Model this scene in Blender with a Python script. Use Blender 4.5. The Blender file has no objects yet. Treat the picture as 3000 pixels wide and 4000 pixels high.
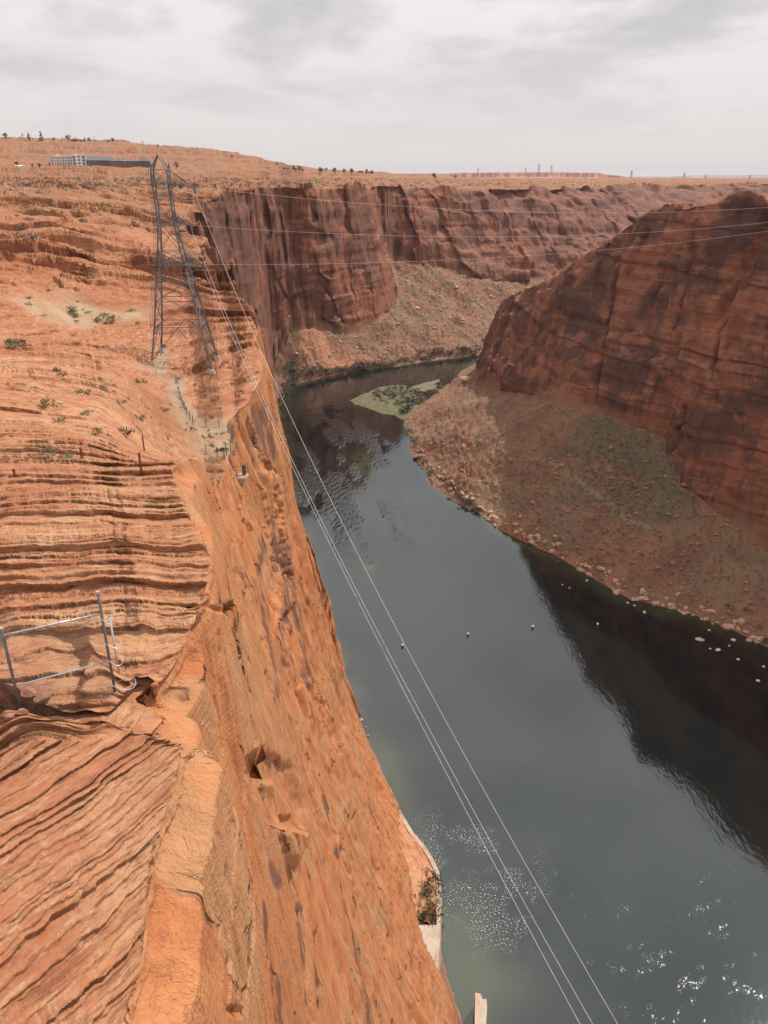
import bpy, bmesh, math, random, time
import numpy as np
from mathutils import Vector, Matrix
T0=time.time()
random.seed(7); rng=np.random.default_rng(11)
scene=bpy.context.scene
COL=scene.collection
# ------------------------------------------------------------------ camera
F=760.0; K=768/1659.0; HC=210.0
PITCH=math.atan((512-384*K)/F); CP,SP=math.cos(PITCH),math.sin(PITCH)
cam_d=bpy.data.cameras.new('camera'); cam=bpy.data.objects.new('camera',cam_d); COL.objects.link(cam)
cam.location=(0,0,HC); cam.rotation_euler=(math.pi/2-PITCH,0,0)
cam_d.sensor_fit='VERTICAL'; cam_d.sensor_height=36; cam_d.lens=36*F/1024
cam_d.clip_start=0.5; cam_d.clip_end=120000
scene.camera=cam
def ray(X,Y):
    u=(X*K-384)/F; v=(Y*K-512)/F
    return u, CP-v*SP, -(SP+v*CP)
def PZ(X,Y,z):
    x,y,q=ray(X,Y); k=(z-HC)/q
    return (x*k,y*k,z)
def PD(X,Y,D):
    x,y,q=ray(X,Y); k=D/math.hypot(x,y)
    return (x*k,y*k,HC+q*k)
# ------------------------------------------------------------------ noise
def _h(ix,iy,iz,s):
    n=(ix.astype(np.uint32)*np.uint32(374761393)+iy.astype(np.uint32)*np.uint32(668265263)+iz.astype(np.uint32)*np.uint32(2147483647)+np.uint32((s*974711+12345)&0xffffffff))
    n=(n^(n>>np.uint32(13)))*np.uint32(1274126177); n=n^(n>>np.uint32(16))
    n=n*np.uint32(2246822519); n=n^(n>>np.uint32(15))
    return (n&np.uint32(0xffffff)).astype(np.float32)*np.float32(2/16777215.)-1
def vn3(x,y,z,s=0):
    fx,fy,fz=np.floor(x),np.floor(y),np.floor(z)
    ix,iy,iz=fx.astype(np.int32),fy.astype(np.int32),fz.astype(np.int32)
    x=(x-fx).astype(np.float32);y=(y-fy).astype(np.float32);z=(z-fz).astype(np.float32)
    x=x*x*x*(x*(x*6-15)+10);y=y*y*y*(y*(y*6-15)+10);z=z*z*z*(z*(z*6-15)+10)
    r=0
    def L(a,b,t): return a+(b-a)*t
    return L(L(L(_h(ix,iy,iz,s),_h(ix+1,iy,iz,s),x),L(_h(ix,iy+1,iz,s),_h(ix+1,iy+1,iz,s),x),y),
             L(L(_h(ix,iy,iz+1,s),_h(ix+1,iy,iz+1,s),x),L(_h(ix,iy+1,iz+1,s),_h(ix+1,iy+1,iz+1,s),x),y),z)
def vn2(x,y,s=0):
    fx,fy=np.floor(x),np.floor(y); ix,iy=fx.astype(np.int32),fy.astype(np.int32); iz=np.zeros_like(ix)
    x=(x-fx).astype(np.float32);y=(y-fy).astype(np.float32)
    x=x*x*x*(x*(x*6-15)+10);y=y*y*y*(y*(y*6-15)+10)
    def L(a,b,t): return a+(b-a)*t
    return L(L(_h(ix,iy,iz,s),_h(ix+1,iy,iz,s),x),L(_h(ix,iy+1,iz,s),_h(ix+1,iy+1,iz,s),x),y)
def vn1(x,s=0):
    f=np.floor(x); i=f.astype(np.int32); z=np.zeros_like(i); t=(x-f).astype(np.float32); t=t*t*(3-2*t)
    a=_h(i,z,z,s);b=_h(i+1,z,z,s); return a+(b-a)*t
def fbm2(x,y,o=4,s=0):
    r=0;a=1;t=0
    for k in range(o): r=r+a*vn2(x*2**k+k*17.3,y*2**k+k*9.1,s+k); t+=a; a*=.5
    return r/t*1.4
def fbm3(x,y,z,o=3,s=0):
    r=0;a=1;t=0
    for k in range(o): r=r+a*vn3(x*2**k+k*17.3,y*2**k+k*9.1,z*2**k+k*5.7,s+k); t+=a; a*=.5
    return r/t*1.4
def sst(a,b,x):
    t=np.clip((x-a)/(b-a),0,1); return t*t*(3-2*t)
# ------------------------------------------------------------------ plan curves
g=lambda L:[PZ(*p) for p in L]
SHL=[(60,-400,0),(30,-40,0),(28,20,0),(25,70,0),(22,110,0)]+g([(1000,2212,0),(955,2050,0),(925,1900,0),(860,1760,0),(790,1600,0),(720,1430,0),(690,1370,0),(655,1200,0),(622,1050,0),(603,950,0),(603,880,0),(630,832,0),(700,815,0),(780,800,0),(900,785,0),(1000,770,0)])+[(127,990,0),(250,1040,0),(450,1090,0),(800,1200,0),(1200,1350,0),(2800,1500,0),(9000,2000,0)]
SHR=[(330,-400,0),(240,100,0),(215,220,0)]+g([(1659,1400,0),(1500,1330,0),(1350,1290,0),(1200,1200,0),(1075,1140,0),(980,1070,0),(930,1020,0),(880,920,0),(900,880,0),(945,845,0),(1000,800,0)])+[(118,945,0),(150,960,0),(230,935,0),(400,930,0),(600,950,0),(900,1050,0),(1500,1180,0),(2800,1350,0),(9000,1700,0)]
TTL=[(57,-400,3),(27,-40,3),(25,20,3),(22,70,3),(19,110,3)]+[PZ(985,2180,4),PZ(945,2040,3),PZ(905,1880,4),PZ(850,1745,4),PZ(775,1590,4),PZ(708,1420,4),PZ(680,1365,4),PZ(650,1195,4),PZ(614,1045,6),PZ(594,950,6),PZ(590,870,8),PZ(600,800,14),PZ(640,715,50),PZ(700,712,45),PZ(780,722,34),PZ(862,640,62),(0,1165,98),(80,1200,86),(165,1215,66),(260,1230,60),(450,1260,50),(800,1350,50),(1200,1450,50),(2800,1600,50),(9000,2100,50)]
TTR=[(370,-400,20),(275,100,20),(245,220,20)]+g([(1659,1180,22),(1480,1060,46),(1430,955,62),(1320,905,64),(1200,868,62),(1120,845,45),(1040,835,22)])+[(118,910,6),(140,935,5),(160,930,8),(220,905,15),(400,880,40),(600,890,50),(900,990,50),(1500,1110,50),(2800,1290,50),(9000,1600,50)]
RML=[(20,-400,192),(4,-60,193),(-1,0,193.4)]+g([(290,2212,193.3),(325,2050,193.5),(345,1850,193.7),(392,1700,193.9),(412,1585,194),(360,1535,193.9),(300,1495,193.9),(400,1420,193.8),(455,1290,194.6),(470,1215,195),(420,1130,195.2),(385,1060,195.3),(378,1010,195.2)])+[(-19,72,184),(-26,105,168),(-29,135,160)]+g([(505,990,158.5),(522,950,159),(516,905,160),(560,865,161),(572,800,163),(556,760,165),(530,690,167),(480,590,172),(455,540,175),(430,480,182)])+[PD(430,445,690),PD(470,428,760),PD(560,407,850),PD(600,405,900),PD(700,408,970),PD(780,405,1060),PD(830,402,1170),PD(900,405,1290),PD(1050,408,1400),PD(1200,410,1520),PD(1400,402,1900),PD(1659,399,2300),(3500,2600,200),(9000,3200,200)]
RMR=[(440,-400,200),(330,150,200),(262,320,200),(248,357,200),(235,400,200),(217,438,200),(200,468,198),(192,508,193.5),(175,542,185.5),(161,586,165.5),(151,652,142.5),(138,708,120),(128,785,103),(130,848,75),(138,895,36),(165,900,40),(250,850,120),(400,820,170),(700,850,190),(1500,1000,200),(2800,1200,200),(9000,1500,200)]
def sub(L,ds=2.2):
    # Catmull-Rom refine
    L=np.array(L,float); out=[]
    for i in range(len(L)-1):
        p0=L[max(i-1,0)];p1=L[i];p2=L[i+1];p3=L[min(i+2,len(L)-1)]
        d=np.linalg.norm(p2[:2]-p1[:2]); n=2 if d>3 else 1
        for k in range(n):
            t=k/n
            q=.5*((2*p1)+(p2-p0)*t+(2*p0-5*p1+4*p2-p3)*t*t+(3*p1-p0-3*p2+p3)*t**3)
            lin=p1+(p2-p1)*t
            out.append(lin*.5+q*.5)
    out.append(L[-1]); return np.array(out)
for p in RMR[3:16]:
    print('rim',[round(float(v)) for v in p],'to talus top',round(min(math.hypot(p[0]-(a[0]+(b[0]-a[0])*t/10),p[1]-(a[1]+(b[1]-a[1])*t/10)) for a,b in zip(TTR,TTR[1:]) for t in range(11)),1))
SHL,SHR,TTL,TTR,RML,RMR=[sub(c) for c in (SHL,SHR,TTL,TTR,RML,RMR)]
# plateau control points
PC=g([(0,2212,195.6),(0,2000,195.6),(0,1800,195.4),(0,1580,194.2),(200,1560,194.0),(150,1850,194.8),(200,2050,194.4),(120,2212,194.6),(250,1700,194.3),
 (0,1475,194.0),(200,1470,193.9),
 (0,1400,195.9),(200,1380,195.7),(330,1330,195.4),(0,1200,196.1),(300,1200,195.7),(0,1050,196.2),(300,1030,195.5),(150,1010,195.8),(0,1010,196.3),
 (0,930,194.0),(250,925,190.5),(350,880,184),(100,850,187.5),(250,800,179),(420,860,168),(0,770,183),(150,745,178),(300,740,170.5),(400,770,166.5),(340,772,166.6),(460,790,166),
 (440,890,163.5),(470,940,160),(500,930,160),(450,970,160),(240,690,169),(150,690,170),(330,672,169),(0,710,176),(400,700,167),(450,720,167),
 (300,600,175),(0,620,181),(100,560,184),(200,500,187),(400,540,178),(350,455,187),(0,455,193)])
PC+=[PD(*p) for p in [(-300,1500,30),(0,400,850),(200,402,850),(400,402,900),(0,370,1200),(200,368,1180),(330,366,1200),(450,375,1300),(600,388,1400),(700,384,1800),(0,350,1500),(150,346,1600),(300,345,1600),
 (0,303,2300),(120,306,2300),(250,308,2300),(330,318,2300),(460,323,2300),(520,336,2300),(560,345,2300),(600,358,2500),(700,368,3200),(820,375,3500),
 (0,310,4000),(300,330,4000),(600,372,4500),(900,382,4500),(1100,388,4000),(1659,392,3500),(1350,390,3500),(1000,392,2500),(1300,396,2600),(800,392,1900),
 (-400,300,2300),(-400,380,1200),(-400,330,4000),(400,383.5,9000),(900,383.5,9000),(1659,385,9000),(0,383,9000),(400,383.8,30000),(1659,384,30000),(0,384,30000),(2300,384,30000),(-500,384,30000)]]
PC+=[(270,480,199),(300,560,194),(220,640,160),(170,740,120),(330,720,178),(600,500,206),(1000,700,206),(1500,800,206),(400,300,206),(700,100,208),(3000,1000,206),(500,-300,206),(-60,-60,197),(-40,0,197),(-200,0,200),(-120,60,198),(-60,60,197),(-300,250,200)]
PC=np.array(PC)
rimc=np.array([p for c in (RML,RMR) for p in c[::2]])
C=np.vstack([PC,rimc])
def kk(x,y): return np.arctan2(x,y)*57.3/12, np.log(np.maximum(np.hypot(x,y),2))*1.6
ka,kb=kk(C[:,0],C[:,1]); M=np.sqrt((ka[:,None]-ka)**2+(kb[:,None]-kb)**2+1e-4)
n=len(C); AA=np.zeros((n+1,n+1)); AA[:n,:n]=M+np.eye(n)*-0.02; AA[:n,n]=1; AA[n,:n]=1
W=np.linalg.solve(AA,np.append(C[:,2],0))
# ------------------------------------------------------------------ polar raster of smooth fields
NA,NR=1000,1500
az=np.linspace(-66,62,NA); lr=np.linspace(math.log(3),math.log(42000),NR)
AZ,LR=np.meshgrid(np.radians(az),lr,indexing='ij')
X=(np.sin(AZ)*np.exp(LR)).astype(np.float32).ravel(); Y=(np.cos(AZ)*np.exp(LR)).astype(np.float32).ravel()
def curve_fields(curves):
    D=np.full(X.shape,1e12,np.float32); ws=np.zeros_like(D); wz=np.zeros_like(D)
    for c in curves:
        c=c.astype(np.float32)
        for a,b in zip(c[:-1],c[1:]):
            e=b-a; l2=e[0]**2+e[1]**2+1e-9
            t=np.clip(((X-a[0])*e[0]+(Y-a[1])*e[1])/l2,0,1)
            d=(X-a[0]-t*e[0])**2+(Y-a[1]-t*e[1])**2
            np.minimum(D,d,out=D)
            w=np.sqrt(l2)/(d+2)**1.5; ws+=w; wz+=w*(a[2]+t*e[2])
    return np.sqrt(D), wz/ws
def inside(left,right):
    P=np.vstack([left,right[::-1]])[:,:2].astype(np.float32); r=np.zeros(X.shape,bool)
    for a,b in zip(P,np.roll(P,-1,0)):
        if a[1]==b[1]: continue
        cnd=((a[1]>Y)!=(b[1]>Y))
        xi=(b[0]-a[0])*(Y-a[1])/(b[1]-a[1])+a[0]
        r^=cnd&(X<xi)
    return r
dS,_=curve_fields([SHL,SHR]); dT,zT=curve_fields([TTL,TTR]); dR,zR=curve_fields([RML,RMR])
dS=np.where(inside(SHL,SHR),-dS,dS); dT=np.where(inside(TTL,TTR),-dT,dT); dR=np.where(inside(RML,RMR),-dR,dR)
kx,ky=kk(X,Y); zP=np.full(X.shape,W[n],np.float32)
for i in range(n): zP+=np.float32(W[i])*np.sqrt((kx-ka[i])**2+(ky-kb[i])**2+1e-4).astype(np.float32)
print('fields',time.time()-T0)
FLD=np.stack([dS,dT,dR,zT,zR,zP],-1).reshape(NA,NR,6).astype(np.float32)
def lookup(x,y):
    a=(np.degrees(np.arctan2(x,y))-az[0])/(az[1]-az[0]); r=(np.log(np.maximum(np.hypot(x,y),3.01))-lr[0])/(lr[1]-lr[0])
    a=np.clip(a,0,NA-1.001); r=np.clip(r,0,NR-1.001)
    i=a.astype(int); j=r.astype(int); fa=(a-i)[...,None].astype(np.float32); fr=(r-j)[...,None].astype(np.float32)
    q=(FLD[i,j]*(1-fa)+FLD[i+1,j]*fa)*(1-fr)+(FLD[i,j+1]*(1-fa)+FLD[i+1,j+1]*fa)*fr
    return [q[...,k] for k in range(6)]
def poly_dist(x,y,P):
    P=np.array(P,np.float32)[:,:2]; ins=np.zeros(x.shape,bool); D=np.full(x.shape,1e12,np.float32)
    for a,b in zip(P,np.roll(P,-1,0)):
        e=b-a; t=np.clip(((x-a[0])*e[0]+(y-a[1])*e[1])/(e@e+1e-9),0,1)
        D=np.minimum(D,(x-a[0]-t*e[0])**2+(y-a[1]-t*e[1])**2)
        if a[1]!=b[1]: ins^=((a[1]>y)!=(b[1]>y))&(x<(b[0]-a[0])*(y-a[1])/(b[1]-a[1])+a[0])
    D=np.sqrt(D); return np.where(ins,D,-D)
ALC=[PZ(-150,1440,195),PZ(0,1440,195),PZ(120,1450,195),PZ(230,1435,195),PZ(300,1370,195),PZ(360,1400,195),PZ(440,1440,194),PZ(430,1540,194),PZ(330,1520,194),PZ(240,1500,194),PZ(0,1560,194),PZ(-150,1600,194)]
def saw(q,s,lip=.93):
    """sawtooth relief with irregular layer thickness: slow fall along the tread, sharp riser"""
    qq=q+.62*vn1(q*.37+3.1,s)+.30*vn1(q*.91,s+1)
    f=qq-np.floor(qq); k=np.floor(qq)
    amp=.55+.45*vn1(k*7.13+.5,s+2)
    return amp*np.where(f<lip,.5-f/lip,-.5+(f-lip)/(1-lip))
BUT=[(262,4,50),(335,13,65),(395,5,50),(455,10,60),(540,8,60),(620,10,80)]
def height(x,y):
    r=np.hypot(x,y)
    A=np.interp(r,[8,30,80,200,400,900,2000],[.15,.5,1.2,4.0,7.5,12,16]); Wl=np.interp(r,[10,60,200,500,1500],[5,14,28,60,110])
    # vertical buttresses and flutes: domain warp depending on plan position only
    rd=lambda s,w:1-2*np.abs(vn2(x/w,y/w,s))
    w1=fbm2(x/55.,y/55.,3,5); w2=fbm2(x/55.+31,y/55.-7,3,8)
    w3=fbm2(x/13.,y/13.,3,15); w4=fbm2(x/13.+31,y/13.-7,3,18)
    b=np.minimum(A/12,1); k3=.32*A*np.where((x>60)&(y<900),.35,np.interp(r,[30,80,420,800,1200],[.5,.35,.6,.4,.25])); wx=(w1*.8*A)+w3*k3; wy=(w2*.8*A)+w4*k3
    lw=(x<60)*sst(230,290,y)*sst(1000,800,y)
    o=0
    for yc,am_,pd in BUT: o=o+am_*np.where(y<yc,0,np.clip(1-(y-yc)/pd,0,1))*sst(yc,yc+am_*.35,y+fbm2(x/6.,y/6.,2,201)*1.5)
    o=o-8.5*sst(305,330,y)*sst(760,640,y)
    wx=wx-o*lw
    dS,dT,dR,zT,zR,zP=lookup(x+wx,y+wy)
    dS0=lookup(x+.25*(wx+o*lw)-o*lw,y+.25*wy)[0]
    crack=np.maximum(0,1-np.abs(vn2(x/26.,y/26.,33))*9)*np.minimum(A*.55,5)*((r>420)|(x>60))*sst(1300,900,r)
    # cliff
    a=np.abs(dT)/(np.abs(dT)+np.abs(dR)+1e-3)
    nearw=sst(420,120,r)*(x<60)
    prof=a-(.05+.16*sst(130,220,r)*sst(450,340,r))*np.sin(a*math.pi)*nearw
    # two-step wall with bench for far walls
    ben=a+.045*np.sin(a*2*math.pi*1.5+w1*2)+.02*np.sin(a*2*math.pi*5+w2*3)
    prof=np.where(nearw>0.5,prof,ben*(1-nearw)+prof*nearw)
    zc=zT+(zR-zT)*prof
    tr=np.maximum(dS,0)/(np.maximum(dS,0)+np.maximum(-dT,0)+1e-3)
    tal=zT*tr**1.06
    zpl=zR+(zP-zR)*sst(0,np.interp(r,[10,100,400],[1.5,12,40]),dR)
    z=np.where(dT<0,tal,np.where(dR<0,zc,zpl))
    # water bed
    z=np.where(dS0<0,np.maximum(-7,dS0*.22),np.maximum(z,.1*np.minimum(dS0,5)))
    pw=np.interp(r,[15,40,120,300],[.10,.18,.7,1.5]); plat=sst(-pw,pw,dR)
    z=z-crack*np.clip(1-plat,0,1)*sst(0,15,dT)*.8
    cliff=np.clip(sst(-2,2,dT)*(1-plat),0,1)
    talus=np.clip(sst(2,-2,dT)*sst(-.5,1,dS0),0,1)
    # plateau relief
    n1=1.1-2.6*np.abs(fbm2(x/52.,y/40.,4,41)); n2=fbm2(x/170.,y/120.,4,44)
    relA=np.interp(r,[40,120,300,700,1500,4000,12000],[0,.8,2.2,4.5,5,6,3])
    sd=sst(0,25,dR)
    rel=(n1*.7+n2*.5)*relA*sd
    padm=np.exp(-(((x-PADC[0])/9)**2+((y-PADC[1])/13)**2)**2)
    z=z+rel*plat*(1-padm)*(1-CLR(x,y))
    # strata saw relief, dipping beds
    dipx,dipy=DIP(x,y,r)
    am=plat*(1-padm)*(1-CLR(x,y))
    wq=fbm2(x/9.,y/9.,3,61)*.30*np.minimum(r/40,1.5)+fbm2(x/2.2,y/2.2,2,66)*.05
    q=z*.5+dipx+dipy
    b0=sst(75,45,r); b2=sst(200,320,r); b3=sst(900,2000,r); b1=(1-b0)*(1-b2)
    ns=0
    jag=fbm2(x/.7,y/.5,3,411)*.08; ka=1-.35*sst(21.6,20.6,r)
    ns=ns+b0*ka*(saw((q+wq+jag)/1.9,71,.95)*.55*sst(-.2,.5,fbm2(x/9.,y/5.,2,401)+.25)+saw((q+wq+jag)/.62,72,.92)*.26*(.6+.6*sst(-.3,.4,fbm2(x/4.,y/4.,2,402)))+saw((q+wq+jag)/.26,75,.88)*.13+.07*fbm2(x/.6,y/.6,4,412))
    wf=fbm2(x/38.,y/38.,4,63)
    patch=.55+.8*sst(-.3,.6,fbm2(x/70.,y/70.,3,99))
    crg=fbm2(x/5.,y/3.2,4,421)
    ns=ns+b1*(patch*(saw((q+wf*1.2)/2.6,81)*1.9+saw((q+wf*1.0)/.85,82)*.8+saw((q+wf*.7)/.33,84,.88)*.3)+crg*.35)
    ns=ns+b2*(1-b3)*(patch*(saw((q+wf*3)/6.5,85)*4.6+saw((q+wf*3)/2.4,86)*2.2+saw((q+wf*2)/1.0,87,.88)*.8)+fbm2(x/14.,y/9.,4,422)*1.5)
    ns=ns+b3*(saw((z+wf*3)/14,83)*7.0+saw((z+wf*3)/6,89)*3)*sst(-40,60,zP-205+30)
    ns=ns*am*sst(-pw*.4,pw*1.6,dR)
    z=z+ns
    # alcove behind the fence
    al=poly_dist(x+.5*fbm2(x/1.3,y/1.3,2,91),y+.25*fbm2(x/1.1,y/1.1,3,90),ALC); al=np.where(r<60,al,-9)
    EXT2['al']=al
    z=np.where(al>0,np.minimum(z,z*(1-sst(0,.10,al))+(193.55-.12*al+.08*fbm2(x,y,3,92))*sst(0,.10,al)),z)
    EXT.clear(); EXT.update(ns=ns,bed=np.where(r<200,q+wq,(q+wf*3)*.35)+0*x)
    cliff=np.where(r>60,np.clip(1-talus-plat,0,1)*sst(-.5,1.5,dS0),cliff)
    return z,cliff,talus,plat,padm,dS0,dT,dR,zT
EXT={}
EXT2={}
PADC=PZ(478,940,160)[:2]
CLC=PZ(230,688,169.5)[:2]; CLP=g([(40,712,170),(150,672,170),(330,665,170),(335,690,169),(240,700,169),(120,722,170)])
def CLR(x,y):
    return sst(-4,6,poly_dist(x,y,CLP)+fbm2(x/15.,y/15.,2,55)*4)
def DIP(x,y,r):
    # beds sweep round: rise away on the upper ledges, rise to the left on the lower one
    w=sst(21.6,20.6,r)
    ax=-.72*x+.40*y; bx=-.12*x+.62*y
    nr=sst(110,50,r)
    m=(ax*w+bx*(1-w)+ (1-w)*0)*nr
    f=(-.07*x+.30*y+22*fbm2(x/150.,y/120.,2,301)*np.clip(r/300,.2,1))*(1-nr)
    return m,f
# ------------------------------------------------------------------ adaptive polar mesh
NC,NW=1560,1500
def dens_az():
    a=np.linspace(-64,60,4000); d=np.where((a>-40)&(a<32),1.0,.16); d=np.where((a>-26)&(a<31),1.25,d); c=np.cumsum(d); c=(c-c[0])/(c[-1]-c[0])
    return np.interp(np.linspace(0,1,NC),c,a)
caz=np.radians(dens_az())
NF=2300
fr=np.exp(np.linspace(math.log(4),math.log(40000),NF))
sa,ca=np.sin(caz)[:,None],np.cos(caz)[:,None]
BX=(sa*fr); BY=(ca*fr)
NS=4
hz=np.zeros((len(range(0,NC,NS))+0,NF),np.float32)
hz=height(BX[::NS],BY[::NS])[0]
el=np.arctan2(hz-HC,fr[None,:]); rr=np.hypot(hz-HC,fr[None,:])
d3=np.hypot(np.diff(hz,axis=1),np.diff(fr)[None,:])/rr[:,1:]
# visible-ness: running max of elevation
mx=np.maximum.accumulate(el,axis=1)
vis=(el[:,1:]>=mx[:,1:]-np.radians(.7))
de=np.abs(np.diff(el,axis=1))
visf=vis.astype(np.float32)
for k in range(5):
    v2=visf.copy(); v2[1:]=np.maximum(v2[1:],visf[:-1]); v2[:-1]=np.maximum(v2[:-1],visf[1:]); visf=v2
ddep=np.degrees(-el[:,1:]); inview=np.where((ddep<62),1.0,.15)
ww=(de*1.0+.10*d3)*(.14+.86*visf)*inview+2e-6
ker=np.ones(9)/9
ww=np.apply_along_axis(lambda v:np.convolve(v,ker,'same'),0,ww)+1e-7
ww=np.apply_along_axis(lambda v:np.convolve(v,np.ones(5)/5,'same'),1,ww)+1e-7
cum=np.concatenate([np.zeros((ww.shape[0],1)),np.cumsum(ww,1)],1); cum/=cum[:,-1:]
full=np.zeros((NC,NF)); ii=np.arange(NC)/NS; i0=np.minimum(ii.astype(int),cum.shape[0]-1); i1=np.minimum(i0+1,cum.shape[0]-1); f=(ii-i0)[:,None]
full=cum[i0]*(1-f)+cum[i1]*f
RRr=np.empty((NC,NW)); tq=np.linspace(0,1,NW)
for c in range(NC): RRr[c]=np.exp(np.interp(tq,full[c],np.log(fr)))
x=(sa*RRr).ravel(); y=(ca*RRr).ravel()
print('resample',time.time()-T0)
z,cliff,talus,plat,padm,dS0,dTv,dRv,zTv=height(x,y)
r=np.hypot(x,y)
dw=sst(21.6,20.6,r); sx=.87*dw+.15*(1-dw); sy=-.49*dw-.98*(1-dw)
ov=np.clip(EXT['ns'],-3,3)*np.interp(r,[20,22,40,150,900,1200],[1.5,1.1,1.0,.8,.7,0])
P=np.stack([x+sx*ov,y+sy*ov,z],-1).reshape(NC,NW,3)
bedA=EXT['bed']
al=EXT2['al']; P[...,1]-=(1.1*sst(-1.6,-.02,al)*(1-sst(0,.10,al))*(r<60)).reshape(NC,NW)
def normals(P):
    a=np.gradient(P,axis=0); b=np.gradient(P,axis=1); nn=np.cross(b,a); nn/=np.linalg.norm(nn,axis=-1,keepdims=True)+1e-9
    nn[nn[...,2]<0]*=1
    return nn
N=normals(P)
def boxblur(A,k):
    for ax_ in (0,1):
        c=np.cumsum(A,axis=ax_); n_=A.shape[ax_]; i1_=np.minimum(np.arange(n_)+k,n_-1); i0_=np.maximum(np.arange(n_)-k-1,0)
        A=(np.take(c,i1_,ax_)-np.take(c,i0_,ax_))/np.expand_dims((i1_-i0_),(1,2) if ax_==0 else (0,2))
    return A
NB=boxblur(N,14).reshape(-1,3); N=N.reshape(-1,3); wN=np.clip(cliff,0,1)[:,None]*(np.hypot(x,y)>120)[:,None]
N=N*(1-wN)+NB*wN; N/=np.linalg.norm(N,axis=1,keepdims=True)+1e-9
r=np.hypot(x,y)
hn=N[:,:2]/(np.linalg.norm(N[:,:2],axis=1,keepdims=True)+1e-6)
# horizontal strata relief on the walls
sc=np.interp(r,[15,60,200,500,1200],[.12,.35,.7,1.6,3.2]); 
wz=fbm3(x/30.,y/30.,z/30.,3,101)*4
rightw0=((x>40)&(y<900)).astype(np.float32)
beds=saw((z+wz+.06*x)/(sc*2.2),111,.6)*sc*.22+saw((z+wz)/(sc*6.5),112,.7)*sc*.75
vm=.25+.75*sst(-.2,.5,fbm3(x/40.,y/40.,z/25.,2,120))
nearsm=np.where((x<60)&(r<420),np.interp(r,[60,300],[.05,.25]),1.0)+.9*rightw0
dh=beds*vm*cliff*nearsm
zRv=lookup(x,y)[4]; dzr=zRv-z; nr_=cliff*sst(70,40,r)*(x<20)*(y>2)
rimz=nr_*sst(1.1,.6,dzr)
dh=dh-nr_*sst(.6,1.1,dzr)*sst(22,3,dzr)*1.0*sst(-.6,.4,vn2(x/7,y/7,808))
dh=dh+rimz*(saw(z/.42+wz*.3,511,.6)*.22+saw(z/1.3+wz*.3,512,.7)*.5+fbm3(x/1.2,y/1.2,z/.5,3,513)*.25)
elv=np.degrees(np.arctan2(z-HC,r)); azv=np.degrees(np.arctan2(x,y))
def azel(X_,Y_):
    a,b,c_=ray(X_,Y_); return math.degrees(math.atan2(a,b)),math.degrees(math.atan2(c_,math.hypot(a,b)))
CRK=[((1325,560),(1285,860),3.4,.16),((1200,600),(1170,810),2.6,.12),((1650,470),(1560,690),5,.35),((1500,480),(1480,600),2.5,.2),((1400,500),(1350,600),2.0,.2),
 ((1490,880),(1465,975),2.5,.15),((1580,640),(1545,800),2.5,.12),((1095,700),(1080,800),2,.12),((1250,560),(1225,620),2,.15),
 ((570,430),(578,520),6,.2),((600,470),(612,560),4,.15),((672,430),(680,480),6,.2),((820,430),(826,560),7,.2),((745,420),(750,500),5,.2),((610,720),(622,770),4,.2),((700,620),(740,700),3,.12),((860,520),(850,640),5,.2),((950,430),(958,500),6,.2),((1040,420),(1045,470),6,.2)]
crk=0
for p_,q_,dp,wd_ in CRK:
    a0,e0=azel(*p_); a1,e1=azel(*q_); t=(elv-e0)/(e1-e0); m_=sst(-.15,.1,t)*sst(1.15,.9,t)
    ac=a0+(a1-a0)*t+.12*vn1(t*6,int(dp*10))
    crk=crk+dp*m_*np.exp(-((azv-ac)/wd_)**2)
# jointed wall panels: flat faces offset from one another along straight vertical joints
def panels(s_,seed,sharp=.07):
    k=np.floor(s_); t=sst(1-sharp,1,s_-k); a_=vn1(k*3.7+.5,seed); b_=vn1((k+1)*3.7+.5,seed); return a_*(1-t)+b_*t
rw_=((x>60)&(y<900)).astype(np.float32); fw_=((r>480)&(rw_==0)).astype(np.float32)
tw=.25*fbm3(x/60,y/60,z/35,3,901)
sR=.55*x-.83*y; sF=x+.25*y
offR=panels(sR/34+tw+z*.004,911)*4.2+panels(sR/13+tw*1.5,912)*1.7+panels(sR/5+tw*2,913)*.6
offF=panels(sF/62+tw*1.3+z*.003,921)*17+panels(sF/23+tw*2,922)*5+panels(sF/9+tw*2,923)*1.8
ledg=saw((z+4*tw+.05*x)/24,931,.9)*2.0+saw((z+4*tw)/9,932,.9)*1.1
pan=cliff*(rw_*offR+fw_*offF*np.interp(r,[480,700,1500],[.5,1,1.3])+(rw_+fw_*1.6)*ledg)
ndx=rw_*-.83; ndy=rw_*-.55-fw_
crkd=cliff*crk*1.8
dh=dh*(1-.35*(rw_+fw_))
def inpoly(L):
    A_=np.array([azel(*p_) for p_ in L]); c=np.zeros(azv.shape,bool); D=np.full(azv.shape,1e3)
    for a,b in zip(A_,np.roll(A_,-1,0)):
        ex_,ey_=b[0]-a[0],b[1]-a[1]; t=np.clip(((azv-a[0])*ex_+(elv-a[1])*ey_)/(ex_*ex_+ey_*ey_+1e-9),0,1); D=np.minimum(D,np.hypot(azv-a[0]-t*ex_,elv-a[1]-t*ey_))
        if ey_!=0: c^=((a[1]>elv)!=(b[1]>elv))&(azv<ex_*(elv-a[1])/ey_+a[0])
    return np.where(c,D,-D)
lcl=cliff*(x<60)
wb_=.25*fbm3(x/2.,y/2.,z/2.,3,601)
lox=0*x
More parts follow.
